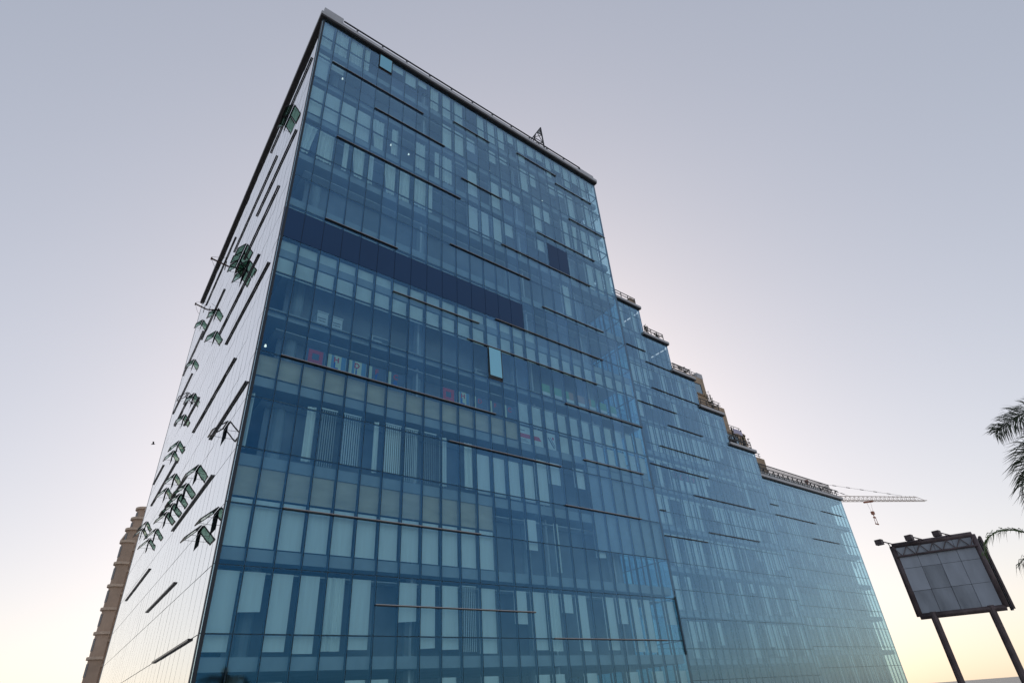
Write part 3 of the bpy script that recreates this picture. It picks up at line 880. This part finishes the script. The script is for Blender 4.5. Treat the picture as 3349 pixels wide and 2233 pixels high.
# screen of bars behind the rail
s = MB()
xa, xb = 75.5, 96.4; ys = 39.2; zb0, zb1 = 27.35, 28.9
for k in range(72):
    x = xa + (xb - xa) * k / 71; s.box(x - .045, x + .045, ys - .02, ys + .02, ZCT + .3 if k % 12 == 0 else zb0 - .3, zb1)
s.beam((xa, ys + .04, zb1), (xb, ys + .04, zb1), .09); s.beam((xa, ys + .04, zb0), (xb, ys + .04, zb0), .07)
for k in range(12):
    y = ys + k * .22; s.box(xb - .03, xb + .03, y - .03, y + .03, zb0 - .3, zb1)
part("bar_screen", s, M_STEEL, B, kind="stuff")
s = MB(); s.box(xa, xb - 3.0, ys + 2.0, ys + 2.1, ZCT + .5, zb1 - .75); part("plant_room_wall", s, M_JOINT, B)

# air conditioners between rail and screen
def ac_unit(x):
    z = ZCT + .65
    t = thing("air_conditioner", (x, 38.2, z), "white outdoor air conditioner behind the low wing's roof rail", "air conditioner", "air conditioners on the low roof")
    m = MB(); m.box(x - .46, x + .46, 38.0, 38.4, z + .1, z + 1.35); part("casing", m, M_WHITE, t)
    m = MB()
    for dz in (.4, 1.02): m.tube((x - .05, 37.985, z + dz), (x - .05, 37.999, z + dz), .26, n=14)
    part("fan_grille", m, M_GREYP, t)
    m = MB(); m.box(x - .4, x - .3, 38.02, 38.38, z - .15, z + .099); m.box(x + .3, x + .4, 38.02, 38.38, z - .15, z + .099); part("foot", m, M_STEEL, t)
for k in range(12): ac_unit(74.9 + k * 1.32 + rb.uniform(-.1, .1))

# stone-clad rear tiers with stepped terraces
YS2 = 41.9
TIERS = [(60.0, 72.70, 42.35, 38.45), (64.0, 76.50, 38.45, 35.1), (68.0, 80.25, 35.1, 31.75), (72.0, 83.95, 31.75, 28.4), (72.0, 86.5, 28.4, 24.9)]
WIN = {0: [(66.5, 71.75, 39.65, 41.25)], 1: [(70.3, 74.9, 36.2, 37.5)], 2: [(73.0, 78.0, 32.4, 34.2)], 3: [(76.5, 82.0, 29.2, 30.6)], 4: []}
np_ = 0
for i, (a, b, zt, zb) in enumerate(TIERS):
    s = MB()
    s.box(a, b, YS2 + .07, YS2 + 12, zb - .02, zt)
    tier = part("stone_tier", s, M_JOINT, B)
    x_lo = {0: 64.5, 1: 69.5, 2: 73.5, 3: 76.5, 4: 80.0}[i]
    rows = int(round((zt - zb) / 0.56)); hh = (zt - zb) / rows
    for r in range(rows):
        z0_, z1_ = zb + hh * r, zb + hh * (r + 1)
        x = x_lo - (0.55 if r % 2 else 0)
        while x < b - .05:
            xe = min(x + 1.1, b)
            hit = [w for w in WIN[i] if xe > w[0] + .02 and x < w[1] - .02 and z1_ > w[2] + .05 and z0_ < w[3] - .05]
            xa_, xb_ = x, xe
            if hit:
                w = hit[0]
                if x < w[0] - .1: xb_ = w[0]
                elif xe > w[1] + .1: xa_ = w[1]
                else: x = xe; continue
            mb = MB(); j = rb.uniform(0, .018); mb.box(xa_ + .008, xb_ - .008, YS2 + j, YS2 + .066, z0_ + .008, z1_ - .008)
            part("stone_panel", mb, rb.choice((M_STONE, M_STONE, M_STONE2)), tier)
            x = xe
    for (wx0, wx1, wz0, wz1) in WIN[i]:
        s = MB(); s.box(wx0, wx1, YS2 + .03, YS2 + .05, wz0, wz1); win = part("window", s, M_DWIN, tier)
        s = MB()
        for k in range(4):
            x = wx0 + (wx1 - wx0) * k / 3; s.box(x - .04, x + .04, YS2 - .01, YS2 + .028, wz0, wz1)
        s.box(wx0, wx1, YS2 - .012, YS2 + .027, wz1 - .08, wz1 + .02)
        part("window_frame", s, M_STEEL, win)
        s = MB(); s.box(wx0 - .1, wx1 + .3, YS2 - .18, YS2 - .005, wz0 - .35, wz0 - .25); part("sill", s, M_STONE2, win)
    s = MB()
    for h in (.5, .9): s.beam((x_lo, YS2 + .3, zt + h), (b - (1.2 if i == 0 else .3), YS2 + .3, zt + h), .06)
    for k in range(8):
        x = b - .8 - k * 1.35; s.box(x - .03, x + .03, YS2 + .27, YS2 + .33, zt, zt + .9)
    part("railing", s, M_STEEL, tier)
    if i == 0:
        s = MB(); s.box(71.4, 72.75, YS2 - .02, YS2 + 1.2, zt + .003, zt + .85); part("parapet_block", s, M_COPE, tier)

# steel sign frame on the fourth terrace
t = thing("sign_frame", (72.5, 39, 28.4), "black steel frame with a pale lavender panel on the stepped terrace", "sign frame")
m = MB()
for x in (71.6, 73.9): m.beam((x, 39, 28.3), (x, 39, 33.2), .14); m.beam((x, 40.5, 28.3), (x, 39, 31.5), .1)
for z in (29.2, 30.3, 31.4, 32.2): m.beam((71.6, 39, z), (73.9, 39, z), .1)
for k in range(4): m.beam((71.6 + k * .57, 39, 28.5), (72.2 + k * .57, 39, 32.2), .07)
m.beam((69.8, 39, 31.1), (71.6, 39, 31.9), .14); m.beam((69.8, 39, 30.9), (71.6, 39, 31.2), .12); m.box(70.0, 71.7, 38.9, 39.9, 31.0, 31.12)
part("frame", m, M_STEEL, t)
m = MB()
n = 8
for k in range(n):
    x0, x1 = 71.75 + 2.1 * k / n, 71.75 + 2.1 * (k + 1) / n
    b0, b1 = [.16 * math.sin(math.pi * q) for q in (k / n, (k + 1) / n)]
    m.quad8([(x0, 38.86, 32.2 + b0), (x1, 38.86, 32.2 + b1), (x1, 38.92, 32.2 + b1), (x0, 38.92, 32.2 + b0), (x0, 38.86, 32.85 + b0), (x1, 38.86, 32.85 + b1), (x1, 38.92, 32.85 + b1), (x0, 38.92, 32.85 + b0)])
part("panel", m, M_LAV, t)

# plants on the terraces
def plant(x, y, z, h, spread, n, label, pot=True, tuft=False):
    rp_ = random.Random(int(x * 100)); t = thing("terrace_plant", (x, y, z), label, "plant")
    if pot: m = MB(); m.tube((x, y, z), (x, y, z + .35), .16, .24, 10); part("pot", m, M_POT, t)
    st = MB(); lf = MB()
    for k in range(n):
        a = rp_.uniform(0, 6.28); e = Vector((x + spread * rp_.uniform(-1, 1), y + .4 * spread * rp_.uniform(-1, 1), z + h * rp_.uniform(.6, 1)))
        st.beam((x + rp_.uniform(-.1, .1), y, z + .3), e, .025)
        for q in range(14 if tuft else 12):
            tt = 1 if tuft else rp_.uniform(.4, 1)
            c = Vector((x, y, z + .3)).lerp(e, tt); d = Vector((rp_.uniform(-1, 1), rp_.uniform(-1, 1), rp_.uniform(-.6, .8))).normalized() * rp_.uniform(.14, .3)
            s_ = d.cross(Vector((.3, .5, .8))).normalized() * .045; kk = len(lf.v)
            lf.v += [tuple(c), tuple(c + d * .5 + s_), tuple(c + d), tuple(c + d * .5 - s_)]; lf.f.append((kk, kk + 1, kk + 2, kk + 3))
    part("stem", st, M_TRUNK, t); part("leaves", lf, M_PLANT, t, kind=None)
plant(52.6, YB + .15, 40.05, 1.5, .35, 7, "dense potted plant at the terrace rail below the tower")
plant(54.6, YB + .15, 40.05, 1.25, .6, 4, "thin potted plant by the same rail, further right")
plant(58.6, YB + .2, 36.1, 1.5, 1.0, 6, "low scrubby plant behind the second terrace's rail")
plant(63.4, YB + .3, 32.28, 2.9, 1.4, 10, "tall bare twiggy plant leaning over the third terrace rail")
plant(69.4, YB + .25, 28.28, 2.2, .9, 5, "thin stemmed plant with leaf tufts above the lower roof", tuft=True)
# triangular lattice on the tower roof
t = thing("lattice_frame", (27.5, 26.3, 46.4), "triangular steel lattice frame standing on the tower roof edge", "lattice")
P_, Q_, R_ = Vector((28.15, 26.3, 51.0)), Vector((25.8, 26.3, 46.5)), Vector((28.38, 26.3, 46.5))
m = MB()
for a, b in ((P_, Q_), (P_, R_)): m.beam(a, b, .10)
for k in range(1, 4):
    f_ = k / 4; m.beam(P_.lerp(Q_, f_), P_.lerp(R_, f_), .06)
    m.beam(P_.lerp(Q_, f_), P_.lerp(R_, min(1, f_ + .28)), .05); m.beam(P_.lerp(R_, f_), P_.lerp(Q_, min(1, f_ + .28)), .05)
m.beam(P_.lerp(Q_, .3) + Vector((0, .05, 0)), Vector((27.5, 29.0, 46.5)), .07); m.beam(R_, Vector((27.8, 29, 46.5)), .08)
part("bars", m, M_STEEL, t)
m = MB()
for fa, fb_ in ((.06, .22),):
    q_ = [P_.lerp(Q_, fa), P_.lerp(R_, fa), P_.lerp(R_, fb_), P_.lerp(Q_, fb_)]; o_ = Vector((0, .06, 0))
    m.quad8([q_[0] + o_, q_[1] + o_, q_[1] + o_ * 1.3, q_[0] + o_ * 1.3, q_[3] + o_, q_[2] + o_, q_[2] + o_ * 1.3, q_[3] + o_ * 1.3])
part("infill_sheet", m, M_COPE, t)
m = MB(); m.tube((28.2, 26.22, 47.9), (28.2, 26.28, 47.9), .16, n=12); part("lamp_disc", m, M_GREYP, t)

# davit arms on the left wall
for u, z, L in ((21.7, 37.63, 1.5), (32.2, 39.36, 1.15)):
    m = MB(); a, b = Vector(LP(u, 0.0, z)), Vector(LP(u, L, z + .3)); m.beam(a, b, .09, .11)
    m.beam(Vector(LP(u, .25, z - .5)), Vector(LP(u, .25, z + .5)), .06); m.beam(b - Vector((0, 0, .12)), b + Vector((0, 0, .12)), .12)
    o = part("davit_arm", m, M_RUST, B, "rusty steel arm sticking out of the left wall")
    m = MB(); pts = [b + (a - b) * (k / 8) + Vector((0, 0, -.9 * math.sin(math.pi * k / 8))) for k in range(5)]
    for p_, q_ in zip(pts, pts[1:]): m.beam(p_, q_, .02)
    m.beam(b + Vector((0, 0, .2)), Vector(LP(u, .25, z + .9)), .02); part("cable", m, M_CABLE, o)

# ------------------------------------------------------------------ apartment block behind the left wall
A = thing("apartment_building", (20, 118, 0), "tan apartment block with rounded bays far behind the glass tower", "building")
m = MB(); m.box(13.3, 34, 112, 134, 0, 33.6); part("wall", m, M_PLASTER, A)
m = MB(); m.box(12.95, 34.4, 111.6, 134.4, 33.603, 34.1); part("roof", m, M_CORN, A)
def arc(cx, cy, r, n=12): return [(cx + r * math.cos(math.pi * (0.5 + k / n)), cy + r * math.sin(math.pi * (0.5 + k / n))) for k in range(n + 1)] + [(cx + .6, cy - r), (cx + .6, cy + r)]
for cx, cy, r, zt in ((13.25, 113.2, 1.15, 34.2), (12.55, 110.9, 1.0, 31.9), (12.0, 108.7, 1.0, 29.6), (11.5, 106.6, 0.95, 27.2)):
    m = MB(); m.prism(arc(cx, cy, r), 0, zt); bay = part("bay", m, M_PLASTER, A)
    z = zt
    while z > 2:
        m = MB(); m.prism(arc(cx, cy, r + .28), z + .003 - .25, z + .1); part("balcony_band", m, M_CORN, bay)
        m = MB()
        for a_ in (1.25, 1.6, 1.95):
            ca, sa = math.cos(math.pi * a_ / 1.0 * .5 + .35), math.sin(math.pi * a_ * .5 + .35)
            px, py = cx + (r + .01) * ca, cy + (r + .01) * sa
            tx, ty = -sa * .3, ca * .3
            m.quad8([(px - tx, py - ty, z - 2.3), (px + tx, py + ty, z - 2.3), (px + tx - ca * .05, py + ty - sa * .05, z - 2.3), (px - tx - ca * .05, py - ty - sa * .05, z - 2.3),
                     (px - tx, py - ty, z - .7), (px + tx, py + ty, z - .7), (px + tx - ca * .05, py + ty - sa * .05, z - .7), (px - tx - ca * .05, py - ty - sa * .05, z - .7)])
        part("window", m, M_GREYP, bay)
        z -= 3.1

# ------------------------------------------------------------------ tower crane
base = Vector((144.35, 63.35, 0)); tip = Vector((173.2, 48.9, 40)); jd = (tip - Vector((base.x, base.y, 40))).normalized(); side = jd.cross(Vector((0, 0, 1))).normalized()
C = thing("tower_crane", tuple(base), "red tower crane with a long lattice jib behind the low wing", "crane")
m = MB()
for sx in (-.8, .8):
    for sy in (-.8, .8): m.beam(base + Vector((sx, sy, 0)), base + Vector((sx, sy, 40)), .18)
for k in range(20):
    z0_, z1_ = 2.0 * k, 2.0 * k + 2
    for (ax, ay, bx, by) in ((-.8, -.8, .8, -.8), (.8, -.8, .8, .8), (.8, .8, -.8, .8), (-.8, .8, -.8, -.8)):
        m.beam(base + Vector((ax, ay, z0_)), base + Vector((bx, by, z1_)), .08)
part("mast", m, M_CRANE, C)
top = base + Vector((0, 0, 44.8)); m = MB()
for sx in (-.8, .8):
    for sy in (-.8, .8): m.beam(base + Vector((sx, sy, 40)), top, .15)
for z in (41.3, 42.6, 43.6):
    q = (44.8 - z) / 4.8 * .8; m.beam(base + Vector((-q, -q, z)), base + Vector((q, -q, z + .4)), .09); m.beam(base + Vector((q, q, z)), base + Vector((q, -q, z + .4)), .09)
m.box(top.x - .35, top.x + .35, top.y - .35, top.y + .35, top.z - .3, top.z + .35)
part("head", m, M_CRANE, C)
m = MB(); j0 = Vector((base.x, base.y, 40.0)); Lj = (tip - j0).length; n = 24
for s_ in (-1, 1): m.beam(j0 + side * .55 * s_, tip + side * .35 * s_, .12)
m.beam(j0 + Vector((0, 0, 1.25)), tip - jd * 2.4 + Vector((0, 0, 1.0)), .12); m.beam(tip - jd * 2.4 + Vector((0, 0, 1.0)), tip, .08)
for k in range(n):
    a = j0 + jd * (Lj - 2.4) * k / n; b = j0 + jd * (Lj - 2.4) * (k + .5) / n + Vector((0, 0, 1.2)); c = j0 + jd * (Lj - 2.4) * (k + 1) / n
    for s_ in (-1, 1): m.beam(a + side * .5 * s_, b, .055); m.beam(b, c + side * .5 * s_, .055)
    m.beam(a - side * .5, a + side * .5, .05)
part("jib", m, M_JIB, C)
m = MB(); cj = j0 - jd * 14
for s_ in (-1, 1): m.beam(j0 + side * .6 * s_, cj + side * .6 * s_, .2)
m.box(cj.x - 1.4, cj.x + 1.4, cj.y - .8, cj.y + .8, 37.6, 40.2); m.beam(top, cj, .06); part("counter_jib", m, M_CRANE, C)
m = MB()
for fr_ in (.80, .32):
    e = j0 + jd * Lj * fr_ + Vector((0, 0, 1.3)); m.beam(top, e, .045)
    for k in range(1, 7): c = top.lerp(e, k / 7); dd = (e - top).normalized() * .5; m.beam(c - dd, c + dd, .13)
part("pendant", m, M_CABLE, C)
tr = j0 + jd * Lj * .475; m = MB(); m.beam(tr - jd * 1.3 - Vector((0, 0, .35)), tr + jd * 1.3 - Vector((0, 0, .1)), .45, .35); part("trolley", m, M_CRANE, C)
hk = tr - Vector((0, 0, 2.6)); m = MB()
for s_ in (-1, 1): m.beam(tr + jd * .6 * s_ - Vector((0, 0, .2)), hk + jd * .25 * s_, .035)
part("hoist_cable", m, M_CABLE, C)
m = MB(); m.box(hk.x - .4, hk.x + .4, hk.y - .3, hk.y + .3, hk.z - .7, hk.z); m.beam(hk - Vector((0, 0, .7)), hk - Vector((0, 0, 1.3)), .15)
m.box(hk.x - .5, hk.x + .5, hk.y - .15, hk.y + .15, hk.z - 1.55, hk.z - 1.3)
for s_ in (-1, 1): m.beam(hk + jd * .25 * s_ - Vector((0, 0, 1.5)), hk + jd * .3 * s_ - Vector((0, 0, 2.9)), .10)
m.tube(hk + jd * .4 - Vector((0, 0, 3.1)), hk - jd * .4 - Vector((0, 0, 2.9)), .16, n=8)
part("hook_block", m, M_CRANE, C)

# ------------------------------------------------------------------ billboard at the lower right
c0 = Vector((50.75, 12.56, 10.0)); bd = (Vector((49.26, 15.75, 10.0)) - c0).normalized(); c1 = c0 + bd * 4.9
nrm = Vector((-bd.y, bd.x, 0)) * 1.0
K = thing("billboard", (c0.x, c0.y, 0), "steel pipe billboard with lamp arms at the right edge", "billboard")
dn = Vector((0, 0, -4.6))
m = MB()
for a, b in ((c0, c1), (c0, c0 + dn), (c1, c1 + dn), (c0 + dn, c1 + dn)): m.tube(a, b, .20, n=10)
part("pipe_frame", m, M_BILLF, K, smooth=True)
m = MB(); a, b = c0 + bd * .1 - Vector((0, 0, .1)), c1 - bd * .1 - Vector((0, 0, .1)); q = Vector((0, 0, -4.4)); th = nrm * .08

for k_ in range(4):
    for r_ in range(3):
        a_, b_ = a.lerp(b, k_ / 4) + bd * .012, a.lerp(b, (k_ + 1) / 4) - bd * .012
        z_a, z_b = q * (r_ / 3) - Vector((0, 0, .01)), q * ((r_ + 1) / 3) + Vector((0, 0, .01)); o_ = nrm * rb.uniform(0, .03)
        m = MB(); m.quad8([a_ + z_b + o_, b_ + z_b + o_, b_ + z_b + th + o_, a_ + z_b + th + o_, a_ + z_a + o_, b_ + z_a + o_, b_ + z_a + th + o_, a_ + z_a + th + o_]); part("sheet", m, rb.choice((M_BILLP, M_BILLP, M_BILLP2)), K)
m = MB(); pb = -nrm * .05; m.quad8([a + q + pb, b + q + pb, b + q + pb * 1.3, a + q + pb * 1.3, a + pb, b + pb, b + pb * 1.3, a + pb * 1.3]); part("backing", m, M_BILLF, K)
m = MB()
dz_ = Vector((0, 0, -.75)); m.tube(c0 + dz_ + nrm * .2, c1 + dz_ + nrm * .2, .07, n=8)
for k in range(6):
    p_ = c0 + (c1 - c0) * (k / 6) + nrm * .2; p2 = c0 + (c1 - c0) * ((k + .5) / 6) + nrm * .2; p3 = c0 + (c1 - c0) * ((k + 1) / 6) + nrm * .2
    m.beam(p_ - Vector((0, 0, .15)), p2 + dz_, .05); m.beam(p2 + dz_, p3 - Vector((0, 0, .15)), .05)
part("bracing", m, M_BILLF, K)
m = MB()
for d_ in (.8, 4.1): m.tube(c0 + bd * d_ + Vector((0, 0, -4.4)), Vector((*(c0 + bd * d_).xy, 0)), .22, n=10)
part("post", m, M_BILLF, K)
for d_ in (.9, 2.6, 4.5):
    p_ = c0 + bd * d_; e = p_ + bd * .85 + Vector((-.7, 0, .42)); m = MB()
    m.tube(p_, e, .04, n=6); m.tube(p_ + bd * .5 - Vector((0, 0, .05)), p_.lerp(e, .55), .03, n=6); o = part("lamp_arm", m, M_BILLF, K)
    m = MB(); m.box(e.x - .22, e.x + .22, e.y - .22, e.y + .22, e.z - .3, e.z + .05); part("lamp_head", m, M_BILLF, o)
c2 = c0 + Vector((1.35, -.05, -.05)); m = MB(); ed = Vector((1.0, .35, 0)).normalized()
for a, b in ((c2, c2 + dn), (c2, c2 + ed * 1.2), (c2 + ed * 1.2, c2 + ed * 1.2 + dn)): m.tube(a, b, .10, n=8)
part("back_frame", m, M_BILLF, K)
m = MB(); a, b = c2 + ed * .1, c2 + ed * 1.1; m.quad8([a + dn, b + dn, b + dn + nrm * .05, a + dn + nrm * .05, a, b, b + nrm * .05, a + nrm * .05]); part("back_sheet", m, M_BILLP, K)

# ------------------------------------------------------------------ palms at the right edge
def bez(pts, t):
    p = [Vector(q) for q in pts]
    while len(p) > 1: p = [p[i].lerp(p[i + 1], t) for i in range(len(p) - 1)]
    return p[0]
def frond(root, pts, m, plume, ll, n, seed, droop=.35):
    r = random.Random(seed); mb = MB(); prev = None; N = n
    for k in range(13):
        c = bez(pts, k / 12)
        if prev is not None: mb.beam(prev, c, .05 * (1 - k / 15), .04 * (1 - k / 15))
        prev = c
    for k in range(N):
        t = .10 + .9 * k / N; c = bez(pts, t); d = (bez(pts, min(1, t + .02)) - bez(pts, t - .02)).normalized()
        u = d.cross(Vector((0, 0, 1)))
        u = u.normalized() if u.length > .05 else Vector((1, 0, 0))
        v = u.cross(d).normalized(); L0 = ll * (.55 + .6 * math.sin(math.pi * min(1, t * .9 + .1))) 
        for q in range(plume):
            a = (math.pi * 2 * q / plume + r.uniform(-.4, .4)) if plume > 2 else (0 if q else math.pi) + r.uniform(-.25, .25)
            out = u * math.cos(a) + v * math.sin(a); L = L0 * r.uniform(.7, 1.1)
            dr = (d * r.uniform(.45, .8) + out).normalized(); e1 = c + dr * L * .55; e2 = c + dr * L + Vector((0, 0, -droop * L * r.uniform(.5, 1.2)))
            w = dr.cross(Vector((r.uniform(-1, 1), r.uniform(-1, 1), r.uniform(-1, 1)))).normalized() * r.uniform(.005, .009)
            kk = len(mb.v); mb.v += [tuple(c - w * .5), tuple(c + w * .5), tuple(e1 + w), tuple(e1 - w), tuple(e2)]
            mb.f += [(kk, kk + 1, kk + 2, kk + 3), (kk + 3, kk + 2, kk + 4)]
    return part("frond", mb, m, root)
t = thing("palm_tree", (13.75, .35, 0), "dark bushy palm with plume-like fronds at the right edge", "palm tree")
m = MB(); m.tube((13.75, .35, 0), (13.72, .35, 2.4), .17, .13, 12); m.tube((13.72, .35, 2.4), (13.7, .35, 4.4), .13, .09, 12); part("trunk", m, M_TRUNK, t, smooth=True)
cr = (13.7, .35, 4.4)
frond(t, [cr, (13.5, .9, 5.7), (13.35, 1.6, 5.75), (13.25, 2.22, 5.35)], M_LEAF, 9, .42, 72, 1)
frond(t, [cr, (13.55, 1.2, 5.5), (13.5, 2.05, 5.35), (13.5, 2.25, 4.5), (13.5, 2.2, 3.75)], M_LEAF, 10, .46, 95, 2)
frond(t, [cr, (13.9, 1.3, 5.0), (14.2, 1.9, 4.6), (14.3, 2.15, 3.9)], M_LEAF, 9, .46, 75, 3)
for k in range(6):
    a = -2.6 + k * .62; e = Vector((math.cos(a), math.sin(a), 0))
    frond(t, [cr, Vector(cr) + e * .6 + Vector((0, 0, 1.2)), Vector(cr) + e * 1.5 + Vector((0, 0, 1.0)), Vector(cr) + e * 2.1 + Vector((0, 0, -.2))], M_LEAF, 6, .40, 45, 10 + k)
t = thing("palm_tree", (13.9, 1.6, 0), "shorter green palm with one arched frond below the dark palm", "palm tree")
m = MB(); m.tube((13.9, 1.6, 0), (13.85, 1.6, 2.2), .13, .09, 10); part("trunk", m, M_TRUNK, t, smooth=True)
cr = (13.85, 1.6, 2.2)
frond(t, [cr, (13.65, 2.2, 3.7), (13.5, 2.85, 4.15), (13.45, 3.2, 3.75), (13.45, 3.28, 3.45)], M_LEAFG, 2, .24, 70, 31, droop=.5)
frond(t, [cr, (13.6, 1.9, 3.2), (13.5, 2.5, 3.55), (13.5, 2.9, 3.2)], M_LEAF, 2, .40, 50, 32, droop=.8)
for k in range(5):
    a = -2.8 + k * .9; e = Vector((math.cos(a), math.sin(a), 0))
    frond(t, [cr, Vector(cr) + e * .4 + Vector((0, 0, 1.1)), Vector(cr) + e * 1.1 + Vector((0, 0, 1.0)), Vector(cr) + e * 1.7 + Vector((0, 0, .1))], M_LEAFG, 2, .36, 40, 40 + k, droop=.8)

# ------------------------------------------------------------------ a bird
bp_ = (6.2, 60, 24.9); m = MB()
m.tube((6.03, 60, 24.88), (6.2, 60, 24.9), .015, .055, 8); m.tube((6.2, 60, 24.9), (6.36, 60, 24.93), .055, .015, 8)
for s_, dz in ((-1, .14), (1, .06)):
    k = len(m.v); m.v += [(6.12, 60, 24.925), (6.28, 60, 24.925), (6.2, 60 + s_ * .22, 24.925 + dz), (6.05, 60 + s_ * .42, 24.9 + dz * .6)]; m.f += [(k, k + 1, k + 2), (k, k + 2, k + 3)]
solo("bird", m, M_BIRD, bp_, "small dark bird flying left of the glass tower", "bird")
